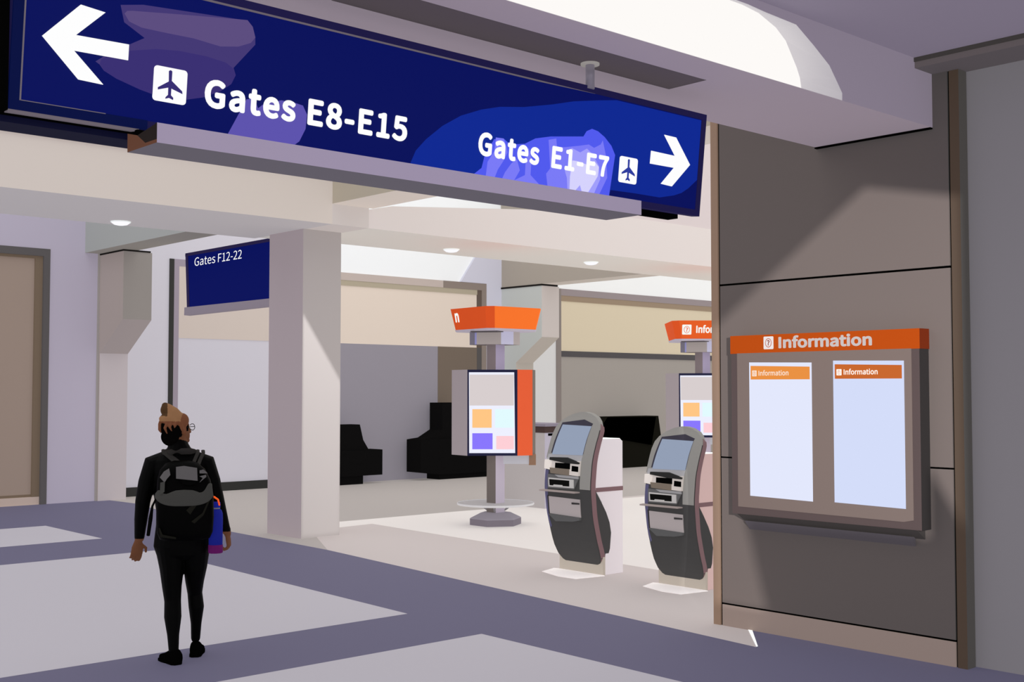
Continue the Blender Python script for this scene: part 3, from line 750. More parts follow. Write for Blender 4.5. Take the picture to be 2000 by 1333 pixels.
    b.build('lettering', cr)
    return t


totem('tall information totem in full view, orange crown over a bright touch screen', (10.458, 11.78), 48.4, .60, -7, .91, ('tail', '', 'crown_orange', 'f8752e'))
totem('information totem half hidden by the panelled wall, crown reading Information', (14.90, 11.86), 38.52, .70, -36, 1.03, ('info', '', 'crown_orange_b', 'e65f26'))

# ------------------------------------------------------------------ check-in kiosks
XF = [(0.06, .03), (.12, -.02), (.3, -.10), (.55, -.17), (.84, -.20), (1.1, -.17), (1.3, -.10), (1.45, -.02), (1.56, .05)]
WZ = [(.072, .10), (.085, .20), (.11, .25), (.16, .282), (.25, .298), (.5, .303), (.83, .306), (1.17, .305), (1.33, .305), (1.40, .295), (1.45, .262), (1.50, .195), (1.535, .11), (1.55, .03)]


def interp(T, z):
    if z <= T[0][0]:
        return T[0][1]
    for (a, b_), (c, d_) in zip(T, T[1:]):
        if z <= c:
            return b_ + (d_ - b_) * (z - a) / (c - a)
    return T[-1][1]


def smooth_interp(T, z, h=.06):
    return sum(interp(T, z + h * k) for k in (-1, -.5, 0, .5, 1)) / 5


xf = lambda z: smooth_interp(XF, z)
wz = lambda z: interp(WZ, z)


def span(poly, z):
    ys = []
    for (ya, za), (yb, zb_) in zip(poly, poly[1:] + poly[:1]):
        if (za - z) * (zb_ - z) <= 0 and za != zb_:
            ys.append(ya + (yb - ya) * (z - za) / (zb_ - za))
    return (min(ys), max(ys)) if len(ys) >= 2 else None


def front_patch(b, poly, o0, o1, m, side=None, step=.035):
    """a plate lying on the bowed front of the kiosk; poly in (y, z)"""
    side = side or m
    zs = [p[1] for p in poly]
    z0, z1 = min(zs) + 1e-4, max(zs) - 1e-4
    n = max(2, int((z1 - z0) / step) + 1)
    lv = sorted(set([z0 + (z1 - z0) * i / n for i in range(n + 1)] + [z for z in zs if z0 < z < z1]))
    rows = []
    for z in lv:
        s = span(poly, z)
        if s:
            rows.append((z, s[0], s[1]))
    for (za, la, ra), (zb_, lb_, rb) in zip(rows, rows[1:]):
        xa, xb = xf(za), xf(zb_)
        b.face([(xa - o1, ra, za), (xa - o1, la, za), (xb - o1, lb_, zb_), (xb - o1, rb, zb_)], m)
        b.face([(xa - o1, la, za), (xa - o0, la, za), (xb - o0, lb_, zb_), (xb - o1, lb_, zb_)], side)
        b.face([(xa - o1, ra, za), (xb - o1, rb, zb_), (xb - o0, rb, zb_), (xa - o0, ra, za)], side)
    for (z, l, r) in (rows[0], rows[-1]):
        x = xf(z)
        b.face([(x - o1, l, z), (x - o1, r, z), (x - o0, r, z), (x - o0, l, z)], side)
    return b


def kiosk(label, side_mat):
    t = thing('check_in_kiosk', label, 'kiosk', (8.32, 8.12, 0), group='self-service kiosks')
    body = M('kiosk_body', '434141'); grey = M('kiosk_bezel', '8b8885'); mar = M('kiosk_rim', '785d60')
    lv = [.072, .085, .11, .16, .2, .25, .32, .4, .5, .6, .7, .8, .9, 1.0, 1.1, 1.2, 1.3, 1.38, 1.42, 1.46, 1.5, 1.535, 1.55]
    def back(z):
        if z > .83:
            return xf(z) + .05
        T = [(.072, .04), (.13, .06), (.25, .085), (.42, .10), (.55, .06), (.7, -.04), (.83, -.135)]
        return max(interp(T, z), xf(z) + .045)
    b = MB()
    rings = []
    for z in lv:
        w_, x0, x1 = wz(z), xf(z), back(z)
        c = .004
        rings.append([(x0, -w_ + c, z), (x0 + c, -w_, z), (x1, -w_, z), (x1, w_, z), (x0 + c, w_, z), (x0, w_ - c, z)])
    k_ = lv.index(1.38)
    b.rings(rings[:k_ + 1], body, smooth=False)
    b.rings(rings[k_:], grey, smooth=False)
    recalc(b.build('body', t))
    # maroon rims on both flanks
    for sg in (-1, 1):
        b = MB()
        pr = None
        for i in range(41):
            z = .11 + (1.44 - .11) * i / 40
            y = sg * (wz(z) + .003)
            a = .012 + .0 * z
            wdt = .062 if z < 1.35 else .062 * math.sqrt(max(0.0, 1 - ((z - 1.35) / .0905) ** 2))
            cur = [(xf(z) + a, y, z), (xf(z) + a + wdt, y, z)]
            if pr:
                f = [pr[0], pr[1], cur[1], cur[0]]
                b.face(f if sg < 0 else f[::-1], mar)
            pr = cur
        b.build('side_rim', t)
    # grey bezel with arched top
    b = MB()
    outl = [(-.306, .82), (-.307, 1.1), (-.307, 1.17), (-.307, 1.33), (-.297, 1.40), (-.264, 1.45), (-.197, 1.50), (-.112, 1.534), (-.03, 1.549), (.03, 1.549), (.112, 1.534), (.197, 1.50), (.264, 1.45), (.297, 1.40), (.307, 1.33), (.307, 1.17), (.307, 1.10)]
    front_patch(b, [(-.307, 1.10)] + outl[2:], 0, .006, grey)
    front_patch(b, [(-.307, .82), (-.175, .82), (-.172, 1.10), (-.307, 1.10)], 0, .006, grey)
    bz = b.build('bezel', t)
    b = MB(); front_patch(b, [(-.172, 1.085), (.295, 1.085), (.285, 1.14), (-.18, 1.14)], .006, .009, M('kiosk_band', '9c9a9e')); b.build('band', bz)
    b = MB(); front_patch(b, [(.252, 1.15), (.245, 1.268), (.225, 1.445), (-.055, 1.478), (-.19, 1.44), (-.186, 1.42), (-.182, 1.15)], .006, .010, M('kiosk_hood', '3f3c47')); b.build('screen_surround', bz)
    b = MB(); front_patch(b, [(.231, 1.138), (.206, 1.425), (-.187, 1.416), (-.182, 1.281), (-.180, 1.142)], .010, .014, GLOW('kiosk_screen', '939fb5')); b.build('screen', bz)
    # card reader and slots
    b = MB()
    front_patch(b, [(.20, 1.075), (-.172, 1.085), (-.172, .945), (.2, .96)], .004, .03, M('kiosk_cream', 'c9bfba'))
    front_patch(b, [(.305, 1.085), (.19, 1.09), (.225, .99), (.300, 1.0)], .004, .028, M('kiosk_cream_l', 'e0d7d2'))
    rd = b.build('card_reader', t)
    b = MB(); front_patch(b, [(.225, 1.11), (.0, 1.115), (-.172, 1.075), (-.172, 1.058), (.0, 1.062), (.225, 1.085)], .02, .045, M('kiosk_lip', '2c2b2b')); b.build('lip', rd)
    b = MB(); front_patch(b, [(.150, 1.060), (-.052, 1.062), (-.056, 1.005), (.147, 1.01)], .03, .033, M('kiosk_slot', '060606')); b.build('slot', rd)
    b = MB(); front_patch(b, [(-.08, 1.040), (-.165, 1.035), (-.168, .985), (-.08, .988)], .03, .033, M('kiosk_slot', '060606')); b.build('slot', rd)
    b = MB(); front_patch(b, [(.218, 1.01), (-.048, 1.006), (-.051, .945), (.20, .958)], .028, .036, M('kiosk_taupe', '75695f')); b.build('tray', rd)
    b = MB(); front_patch(b, [(.257, .945), (-.172, .938), (-.105, .815), (.249, .812)], .004, .016, M('kiosk_dark_grey', '5c5a5c'))
    pr = b.build('printer', t)
    b = MB(); front_patch(b, [(.15, .945), (-.165, .94), (-.172, .918), (.09, .922)], .016, .03, M('kiosk_grey_lip', '8a8789')); b.build('lip', pr)
    b = MB(); front_patch(b, [(.234, .912), (-.106, .908), (-.112, .828), (.228, .826)], .016, .026, M('kiosk_printer_frame', 'a29e9d')); b.build('frame', pr)
    b = MB(); front_patch(b, [(.218, .898), (-.055, .897), (-.058, .842), (.21, .840)], .026, .029, M('kiosk_slot2', '10100f')); b.build('slot', pr)
    b = MB(); front_patch(b, [(.15, .850), (.03, .850), (.03, .838), (.16, .838)], .029, .032, M('kiosk_printer_frame', 'a29e9d')); b.build('ticket', pr)
    # shelf, door, purple flank
    b = MB(); b.prism([(.33, .0), (-.17, .0), (-.17, -.075), (.30, -.085)], (xf(.795), 0, .79), (0, 1, 0), (1, 0, 0), -.006, .006, M('kiosk_shelf', '8d807d')); b.build('shelf', t)
    b = MB(); front_patch(b, [(.248, .730), (-.171, .722), (-.166, .551), (.250, .563)], .002, .012, M('kiosk_door', 'a09697'))
    dr = b.build('front_door', t)
    b = MB(); front_patch(b, [(-.07, .690), (-.168, .690), (-.168, .676), (-.07, .672)], .012, .022, M('kiosk_handle', '4a4748')); b.build('handle', dr)
    b = MB(); front_patch(b, [(.255, .735), (.272, .74), (.270, .55), (.254, .555)], .002, .008, M('kiosk_handle', '4a4748')); b.build('hinge', dr)
    b = MB(); front_patch(b, [(.255, .56), (-.166, .549), (-.160, .525), (-.061, .505), (.17, .492)], .002, .03, M('kiosk_door_lip', '565556')); b.build('lip', dr)
    b = MB(); front_patch(b, [(.302, .985), (.262, .985), (.262, .86), (.277, .53), (.265, .44), (.285, .42), (.296, .553), (.303, .809)], .0, .005, M('kiosk_purple', '5b5870')); b.build('edge_panel', t)
    # base plate and white rear cabinet
    bb = M('kiosk_base', 'b8aca0')
    MB().box(.0, .03, -.287, .30, .004, .27, bb).build('base', t)
    cabm, cabt = M(*side_mat[0]), M('kiosk_cab_top', 'f6f4f4')
    c = MB()
    c.prism([(.031, 0.004), (.275, 0.004), (.275, 1.265), (.235, 1.295), (-.02, 1.295), (-.07, 1.2), (-.115, 1.0), (-.135, .86), (-.02, .7), (.031, .5)], (0, -.29, 0), (1, 0, 0), (0, 0, 1), -.58, 0, cabm)
    cb = c.build('rear_cabinet', t)
    MB().box(-.02, .24, -.288, .288, 1.294, 1.298, cabt).prism([(.275, 1.2655), (.235, 1.2955), (.235, 1.298), (.277, 1.266)], (0, -.289, 0), (1, 0, 0), (0, 0, 1), -.578, 0, cabt).build('cabinet_top', cb)
    MB().box(-.10, .277, -.294, .294, .795, .835, mar).build('stripe', cb)
    mt = M('kiosk_floor_light', 'e4dcda')
    MB().prism([(-.26, .28), (-.02, .36), (.0, .31), (.0, -.30), (-.02, -.33), (-.35, -.27), (-.36, -.05)], (0, 0, 0), (1, 0, 0), (0, 1, 0), .002, .005, mt).build('floor_light_patch', t)  # patch of light on the floor, drawn as a thin pale plate
    return t


k1 = kiosk('self-service check-in kiosk nearer the totem, with white rear cabinet', [('kiosk_cab_white', 'dbd0d3')])
k2 = copy_thing(k1)
k2['label'] = 'self-service check-in kiosk beside the panelled wall, with pink rear cabinet'
k2.location = (8.36, 6.90, 0)
k2.scale = (.92, .92, .925)
for c in k2.children:
    if c.name.startswith('rear_cabinet'):
        c.data = c.data.copy()
        c.data.materials[0] = M('kiosk_cab_pink', 'c9aaa6')

# ------------------------------------------------------------------ grey counter behind the totem
ct = thing('service_counter', 'grey service counter with dark top band standing behind the first kiosk', 'counter', (12.6, 13.3, 0))
MB().box(12.38, 13.0, 12.84, 14.0, 0, 1.13, [M('counter_side', 'aba3a2'), M('counter_side', 'aba3a2'), M('counter_front', 'b5aebb')] + [M('counter_side', 'aba3a2')] * 3).build('carcass', ct, True)
MB().box(12.37, 13.02, 12.83, 14.01, 1.13, 1.225, M('counter_band', '463836')).build('band', ct, True)
MB().box(12.35, 13.04, 12.80, 14.03, 1.225, 1.26, M('counter_top', '8d8490')).build('worktop', ct, True)
for y0, y1 in ((13.05, 13.3), (13.55, 13.8)):
    MB().box(12.365, 12.38, y0, y1, 1.085, 1.12, M('counter_slot', '0c0b0b')).build('slot', ct, True)
for x0, x1 in ((12.45, 12.65), (12.72, 12.95)):
    MB().box(x0, x1, 12.83, 12.84, 1.085, 1.12, M('counter_slot', '0c0b0b')).build('slot', ct, True)

# ------------------------------------------------------------------ black desks against the back wall
bk = M('desk_black', '100f0f', e=.4)
bt = M('desk_black_top', '181716', e=.4)
dk = thing('service_desk', 'black desk with a sloping upper half beside the column', 'desk', (12.8, 18.7, 0))
MB().prism([(12.3, .0), (13.16, .0), (13.16, .16), (12.3, .16)], (0, 18.6, 0), (1, 0, 0), (0, 0, 1), -.3, 0, bk).build('plinth', dk, True)
MB().prism([(12.3, .16), (13.573, .16), (13.573, .64), (12.3, .64)], (0, 18.55, 0), (1, 0, 0), (0, 0, 1), -.4, 0, bk).build('desk_body', dk, True)
MB().prism([(12.3, .64), (13.29, .64), (13.16, .83), (13.08, 1.125), (12.3, 1.125)], (0, 18.6, 0), (1, 0, 0), (0, 0, 1), -.3, 0, bk).build('monitor_hood', dk, True)
dk = thing('service_desk', 'larger black desk with tall back standing behind the first totem', 'desk', (15.4, 18.7, 0))
MB().prism([(14.93, .0), (16.42, .0), (16.42, .10), (14.93, .10)], (0, 18.5, 0), (1, 0, 0), (0, 0, 1), -.4, 0, bk).build('plinth', dk, True)
MB().prism([(14.42, .16), (14.93, .10), (16.46, .10), (16.46, .55), (15.55, .55), (15.55, .80), (14.42, .80)], (0, 18.45, 0), (1, 0, 0), (0, 0, 1), -.45, 0, bk).build('desk_body', dk, True)
MB().prism([(14.42, .80), (15.55, .80), (15.55, 1.525), (15.0, 1.525), (15.0, .985), (14.70, .83)], (0, 18.5, 0), (1, 0, 0), (0, 0, 1), -.4, 0, bk).build('tall_back', dk, True)
ds = thing('display_console', 'black console with tilted screen behind the kiosk cabinet', 'console', (20.4, 18.4, 0))
MB().prism([(19.3, .0), (21.42, .0), (21.42, .19), (21.62, .62), (21.51, 1.175), (19.75, 1.175), (19.3, .62)], (0, 18.45, 0), (1, 0, 0), (0, 0, 1), -.4, 0, M('console_body', '161513', e=.4)).build('console_body', ds, True)
MB().prism([(19.40, .80), (19.76, 1.165), (21.38, 1.150), (21.22, .50), (19.45, .76)], (0, 18.43, 0), (1, 0, 0), (0, 0, 1), -.02, .02, M('console_screen', '020202', e=.2)).build('screen', ds, True)

# ------------------------------------------------------------------ person
PX, PY = 3.680, 7.233
AZ = 26.96
person_rot = R(63.04 - 90)      # local +y = walking direction (away from the camera)
PL = lambda px, py: ((px - 352) / 300.8, (1291 - py) / 300.8)
FACE = R(-50)                   # head turned to the right
hr = Matrix.Rotation(FACE, 3, 'Z')
CL = M('clothes_black', '070706', e=.4, rough=.55, spec=.07)
SK = M('skin', '573829', e=.5)
b = MB()
# torso
def ering(z, cx, cy, a, bb, n=28):
    return [(cx + a * math.cos(2 * math.pi * i / n), cy + bb * math.sin(2 * math.pi * i / n), z) for i in range(n)]
b.rings([ering(*q) for q in ((.66, .005, .0, .10, .08), (.69, .007, 0, .165, .115), (.745, .007, 0, .184, .128), (.80, .006, -.005, .178, .125), (.88, .0, 0, .163, .112), (.97, -.008, .01, .155, .105), (1.08, -.015, .01, .165, .11), (1.18, -.018, .005, .178, .115), (1.25, -.02, .0, .185, .11), (1.30, -.02, -.005, .178, .10), (1.335, -.02, -.005, .14, .085), (1.365, -.022, -.002, .095, .07), (1.39, -.025, .0, .06, .055))], CL)
# neck, collar
b.limb([(-.022, -.005, 1.33), (-.03, .0, 1.40), (-.04, .005, 1.46)], [.064, .058, .055], CL)
b.limb([(-.024, -.002, 1.355), (-.03, 0, 1.40)], [(.085, .075), (.066, .064)], CL)
# head
hc = Vector((-.043, .012, 1.505))
hp = lambda x, y, z: hc + hr @ Vector((x, y, z))
b.ball(hc, (.074, .092, .102), SK, rot=hr)
b.ball(hp(0, .045, -.045), (.052, .055, .062), SK, rot=hr)       # jaw
b.ball(hp(0, .085, -.078), (.025, .02, .02), SK, rot=hr)         # chin
b.limb([hp(0, .088, .015), hp(0, .106, -.012), hp(0, .112, -.022)], [.008, .012, .012], SK, 10)   # nose
for s in (-1, 1):
    b.ball(hp(s * .014, .098, -.024), .009, SK, rot=hr)
    b.ball(hp(s * .075, .0, -.008), (.010, .022, .032), SK, rot=hr)      # ears
b.limb([hp(-.022, .088, -.05), hp(0, .097, -.05), hp(.022, .088, -.05)], [.006, .008, .006], SK, 8)   # lips
# arms
Ls, Le, Lw = Vector((-.185, -.0, 1.275)), Vector((-.245, -.02, 1.04)), Vector((-.265, .03, .80))
b.limb([(-.10, 0, 1.30), Ls, (-.222, -.012, 1.16), Le, (-.256, .005, .92), Lw], [.065, .066, .055, .048, .042, .032], CL, 16)
Rs, Re, Rw = Vector((.150, .0, 1.275)), Vector((.222, .0, 1.04)), Vector((.282, .04, .83))
b.limb([(.06, 0, 1.30), Rs, (.19, -.005, 1.16), Re, (.25, .03, .94), Rw], [.065, .064, .053, .046, .039, .030], CL, 16)
# legs
b.limb([(-.065, 0, .72), (-.060, .0, .60), (-.058, -.005, .48), (-.052, -.01, .39), (-.050, -.035, .29), (-.046, -.07, .18), (-.042, -.09, .09)], [(.098, .105), (.078, .09), (.062, .07), (.053, .058), (.055, .058), (.038, .042), (.032, .036)], CL)
b.limb([(.085, 0, .72), (.088, .02, .60), (.085, .05, .50), (.088, .075, .42), (.098, .075, .33), (.098, .085, .22), (.096, .10, .12)], [(.095, .105), (.076, .088), (.06, .066), (.048, .054), (.05, .055), (.035, .040), (.030, .034)], CL)
# hands: palm, four unequal fingers and a thumb each
def hand(wrist, down, inward, fwd, scale, curl):
    wv = Vector(wrist); d = Vector(down).normalized()
    f = Vector(fwd); f = (f - d * f.dot(d)).normalized()
    n = Vector(inward); n = (n - d * n.dot(d) - f * n.dot(f)).normalized()
    s = scale
    b.limb([wv - d * .03, wv + d * .005], [.026 * s, .025 * s], SK, 12)
    b.limb([wv, wv + d * .045 * s, wv + d * .085 * s], [(.026 * s, .016 * s), (.040 * s, .017 * s), (.040 * s, .014 * s)], SK, 14, side=f)
    for k, (off, ln) in enumerate(((.030, .070), (.010, .080), (-.011, .073), (-.031, .056))):
        base = wv + d * .082 * s + f * off * s
        c1 = curl * (1 + .12 * k)
        p0, dirv = base - d * .02 * s, d.copy()
        pts = [p0, base]
        p = base
        for seg, frac in enumerate((.42, .33, .25)):
            ang = c1 * (seg + .6)
            dv = d * math.cos(ang) + n * math.sin(ang)
            p = p + dv * ln * frac * s
            pts.append(p)
        b.limb(pts, [.0095 * s, .0095 * s, .009 * s, .0083 * s, .007 * s], SK, 10, side=f)
    tb = wv + d * .03 * s + f * .028 * s
    t1 = tb + (d * .45 + f * .75 + n * .3).normalized() * .04 * s
    t2 = t1 + (d * .85 + f * .25 + n * .4).normalized() * .032 * s
    b.limb([wv + d * .012 * s + f * .012 * s, tb, t1, t2], [.013 * s, .0125 * s, .011 * s, .009 * s], SK, 10)
hand(Lw + Vector((-.006, .006, -.02)), (-.12, .06, -1), (.55, .5, 0), (1.0, .35, 0), .98, .38)
hand(Rw + Vector((.010, .006, -.02)), (.14, .05, -1), (-.8, -.3, 0), (.25, 1, 0), .95, .75)
person = b.build('person')
remesh(person, .0048, 5, .5)
me = person.data
me.materials.clear(); me.materials.append(CL); me.materials.append(SK)
hl, hrw = Lw, Rw
def region(c):
    if c.z > 1.432 - .25 * (hr.inverted() @ (c - hc)).y and (c - hc).length < .2:
        return 1
    if c.x < -.2 and c.z < .795 + .0 and c.z > .5:
        return 1
    if c.x > .24 and c.z < .822 and c.z > .5:
        return 1
    return 0
for p in me.polygons:
    p.material_index = region(p.center); p.use_smooth = True
tag(person, 'person in black clothes walking away with a backpack, hair in a bun, head turned right', 'person')
person.location = (PX, PY, 0)
person.rotation_euler = (0, 0, person_rot)

# folded hood lying behind the collar
hb = MB()
hb.limb([(-.118, -.055, 1.352), (-.07, -.095, 1.358), (-.01, -.105, 1.362), (.05, -.09, 1.362), (.075, -.05, 1.36)], [(.012, .016), (.016, .02), (.017, .022), (.015, .02), (.011, .014)], M('hood_grey', '242221', e=.5), 12)
hb.build('hood', person)
# shoes
def shoe(ax, ay, toe, lift=0.0, ln=.235):
    b = MB()
    d = Vector((toe[0], toe[1], 0)).normalized(); s = Vector((d.y, -d.x, 0))
    heel = Vector((ax, ay, 0)) - d * .055
    rr = []
    for f, wdt, h, z0 in ((0, .020, .05, .0), (.03, .034, .078, 0), (.12, .037, .09, 0), (.25, .037, .098, 0), (.42, .038, .082, 0), (.62, .045, .058, 0), (.82, .044, .046, 0), (.95, .030, .036, .002), (1.0, .012, .022, .006)):
        c = heel + d * ln * f
        z0 += lift * (1 - f) * .0
        ring = []
        for i in range(14):
            a = 2 * math.pi * i / 14
            x = math.cos(a); z = math.sin(a)
            x = math.copysign(abs(x) ** .7, x); z = math.copysign(abs(z) ** .7, z)
            ring.append(c + s * wdt * x + Vector((0, 0, z0 + .004 + h * (z * .5 + .5))))
        rr.append(ring)
    b.rings(rr, M('shoe_black', '040404', e=.4))
    o = b.build('shoe', person)
    b = MB()
    b.rings([[heel + d * ln * f + s * wdt * 1.06 * sg + Vector((0, 0, z)) for f, wdt, sg in ((0, .02, -1), (.1, .036, -1), (.4, .039, -1), (.65, .046, -1), (.88, .042, -1), (1.0, .012, -1), (1.0, .012, 1), (.88, .042, 1), (.65, .046, 1), (.4, .039, 1), (.1, .036, 1), (0, .02, 1))] for z in (.003, .02)], M('shoe_sole', '0b0b0b', e=.4), smooth=False)
    recalc(b.build('sole', o))
    return o
shoe(-.036, -.095, (-.42, .90))
shoe(.098, .105, (.12, .99))

# hair
b = MB()
H1, H2, H3 = M('hair_brown', '623d2c', e=.5), M('hair_light', '835f44', e=.5), M('hair_black', '060505', e=.5)
H4 = M('hair_dark', '48331f', e=.5)
b.ball(hp(-.0, -.010, .012), (.083, .098, .102), H3, rot=hr)
b.ball(hp(0, -.045, -.05), (.066, .058, .062), H3, rot=hr)
b.build('hair_back', person)
remesh(person.children[-1], .006, 3)
ob = [c for c in person.children if c.name.startswith('hair_back')][0]
# trim the cap so that the face stays free
bmh = bmesh.new(); bmh.from_mesh(ob.data)
inv = hr.inverted()
def bare(v):
    q = inv @ (v.co - hc)
    return (q.y > .048 and q.z < .066) or (q.y > .012 and q.z < -.03) or (q.y > -.01 and q.z < -.06)
bmesh.ops.delete(bmh, geom=[v for v in bmh.verts if bare(v)], context='VERTS')
bmh.to_mesh(ob.data); bmh.free()
ob.data.materials.clear(); ob.data.materials.append(H3)
for p in ob.data.polygons:
    p.use_smooth = True
b = MB()
def hx(px, py, y):
    x, z = PL(px, py)
    return Vector((x, y, z))
# swept-up brown hair and the bun
b.ball(hx(333, 820, -.005), (.085, .085, .042), H1)
b.ball(hx(326, 818, -.06), (.066, .035, .036), H1)
b.ball(hx(350, 822, -.045), (.045, .045, .05), H1)
b.limb([hx(340, 818, -.05), hx(332, 806, -.05), hx(322, 797, -.045), hx(318, 793, -.04)], [.05, .042, .032, .024], H1, 14)
b.ball(hx(316, 801, -.04), (.024, .03, .034), H1)
for pts, r in (([(313, 816, -.05), (308, 826, -.06), (308, 840, -.06), (311, 846, -.05)], .010),
               ([(322, 826, -.085), (318, 836, -.095), (322, 846, -.09)], .011), ([(330, 826, -.09), (327, 834, -.1), (331, 842, -.095)], .010),
               ([(340, 824, -.095), (337, 831, -.1), (336, 835, -.1)], .011), ([(346, 826, -.09), (351, 838, -.085), (354, 848, -.07)], .013),
               ([(352, 824, -.07), (356, 838, -.06), (357, 852, -.045)], .010)):
    b.limb([hx(*p) for p in pts], [r] * (len(pts) - 1) + [r * .5], H1, 10)
o = b.build('hair_bun', person)
remesh(o, .006, 4)
o.data.materials.clear(); o.data.materials.append(H1); o.data.materials.append(H2); o.data.materials.append(H4)
for p in o.data.polygons:
    p.use_smooth = True
    zz, xx = p.center.z, p.center.x
    p.material_index = 2 if (zz > 1.59 and xx < -.098) else (1 if (zz > 1.555 and xx < -.018 + (zz - 1.555) * .3) else 0)
o['label'] = 'brown hair twisted up into a bun'
# eyes, brows, glasses
for s in (-1, 1):
    MB().ball(hp(s * .030, .080, .012), (.013, .010, .009), M('eye_white', 'd9d2cc'), 12, 8, rot=hr).ball(hp(s * .030, .088, .012), (.006, .004, .006), M('eye_dark', '150d0a'), 10, 6, rot=hr).build('eye', person)
b = MB()
gm = M('glasses_frame', '3a3634', e=.4)
for s in (-1, 1):
    pts = [hp(s * .033 + .026 * math.cos(2 * math.pi * i / 18), .108 - .004 * abs(math.cos(2 * math.pi * i / 18)), .010 + .021 * math.sin(2 * math.pi * i / 18)) for i in range(19)]
    b.limb(pts, [.0022] * 19, gm, 6)
    b.limb([hp(s * .059, .104, .014), hp(s * .074, .06, .014), hp(s * .080, .005, .008)], [.0022] * 3, gm, 6)
b.limb([hp(-.008, .108, .014), hp(0, .111, .017), hp(.008, .108, .014)], [.002] * 3, gm, 6)
b.build('glasses', person)

# ------------------------------------------------------------------ backpack
pm = Matrix.Translation((PX, PY, 0)) @ Matrix.Rotation(person_rot, 4, 'Z')
bp = thing('backpack', 'black backpack with grey top flap worn on the back of the walking person', 'backpack', (PX, PY, 0), person_rot)
BK = M('backpack_black', '060605', e=.4, rough=.5, spec=.05); BG = M('backpack_grey', '393837', e=.5); BL = M('backpack_light', '535052', e=.5); BD = M('backpack_strap', '2b2928', e=.5)
b = MB()
def srr(z, cx, y0, y1, a, n=28, e=.55):
    cy, bb = (y0 + y1) / 2, (y1 - y0) / 2
    pts = []
    for i in range(n):
        t_ = 2 * math.pi * i / n
        c, s = math.cos(t_), math.sin(t_)
        pts.append((cx + a * math.copysign(abs(c) ** e, c), cy + bb * math.copysign(abs(s) ** e, s), z))
    return pts
b.rings([srr(*q) for q in ((.795, .02, -.17, -.125, .11), (.81, .02, -.225, -.125, .155), (.85, .02, -.25, -.12, .172), (.95, .02, -.265, -.115, .178), (1.08, .018, -.27, -.12, .176), (1.18, .01, -.25, -.12, .165), (1.25, .0, -.22, -.115, .14), (1.29, -.005, -.19, -.11, .10), (1.305, -.005, -.165, -.12, .05))], BK)
b.build('body', bp)
b = MB()     # drooping top flap: a scalloped shell over the upper half
def flap_pt(u, v):
    # u across -1..1, v 0 top .. 1 bottom
    bottom = 1.025 + .06 * abs(u) ** 1.7
    top = 1.115 + .075 * max(0.0, u - .25) + .012 * math.cos(u * 9)
    z = top + (bottom - top) * v
    T = [(.795, .155), (.95, .178), (1.08, .176), (1.18, .165), (1.25, .14), (1.29, .10)]
    a = interp(T, z) + .006
    F = [(.95, .265), (1.08, .27), (1.18, .25), (1.25, .22), (1.29, .19)]
    bb = (interp(F, z) - .115) / 2
    th = -math.pi / 2 + u * 1.25
    c, s = math.cos(th), math.sin(th)
    e = .55
    return Vector((.012 + a * math.copysign(abs(c) ** e, c), -.115 - bb + (bb + .008) * math.copysign(abs(s) ** e, s), z))
rr = []
for j in range(9):
    rr.append([flap_pt(-1 + 2 * i / 24, j / 8) for i in range(25)])
b.rings(rr, BG, cap=False, closed=False)
fo = b.build('top_flap', bp)
sl = fo.modifiers.new('solid', 'SOLIDIFY'); sl.thickness = .006; sl.offset = 0
def on_pack(px, py, off):
    x, z = PL(px, py)
    F = [(.8, .22), (.85, .25), (.95, .265), (1.08, .27), (1.18, .25), (1.25, .22), (1.29, .19), (1.36, .16)]
    a = max(interp([(.795, .155), (.95, .178), (1.08, .176), (1.18, .165), (1.25, .14), (1.29, .10)], z), .03)
    q = min(abs(x - .01) / a, .98)
    y = -.115 - (interp(F, z) - .115) * (.5 + .5 * (1 - q ** 3.6) ** .28)
    return Vector((x, y - off, z))
def pack_patch(name, pts, off, th, m, parent=bp):
    b = MB()
    fr = [on_pack(px, py, off + th) for px, py in pts]
    bk_ = [on_pack(px, py, off) for px, py in pts]
    b.face(fr, m)
    for i in range(len(pts)):
        j = (i + 1) % len(pts)
        b.face([fr[i], fr[j], bk_[j], bk_[i]], m)
    return recalc(b.build(name, parent))
P4 = lambda L: [(200 + x / 4.166, 770 + y / 4.166) for x, y in L]
pack_patch('front_pocket', P4([(583, 580), (645, 573), (745, 590), (750, 688), (585, 668)]), .012, .02, BL)
pack_patch('pocket_shade', P4([(610, 676), (740, 690), (735, 715), (690, 724), (635, 712)]), .008, .012, BK)
pack_patch('buckle', P4([(765, 655), (815, 645), (818, 660), (765, 702), (790, 668)]), .012, .012, BL)
pack_patch('buckle', P4([(765, 610), (795, 603), (828, 635), (765, 632)]), .012, .010, BL)
pack_patch('side_pleat', P4([(460, 660), (490, 615), (530, 590), (541, 640), (515, 670), (498, 698)]), .010, .010, BL)
pack_patch('side_pleat', P4([(465, 700), (500, 690), (498, 770), (462, 795)]), .010, .010, BG)
pack_patch('compression_strap', P4([(690, 895), (735, 870), (770, 850), (715, 925), (697, 955), (665, 920)]), .004, .006, M('backpack_strap_dark', '161514', e=.5))
pack_patch('compression_strap', P4([(705, 1010), (790, 945), (830, 850), (855, 830), (800, 960), (730, 1027)]), .004, .006, M('backpack_strap_dark', '161514', e=.5))
pack_patch('bottom_seam', P4([(455, 1060), (465, 1055), (487, 1110), (590, 1135), (590, 1150), (472, 1132)]), .004, .006, M('backpack_strap_dark', '161514', e=.5))
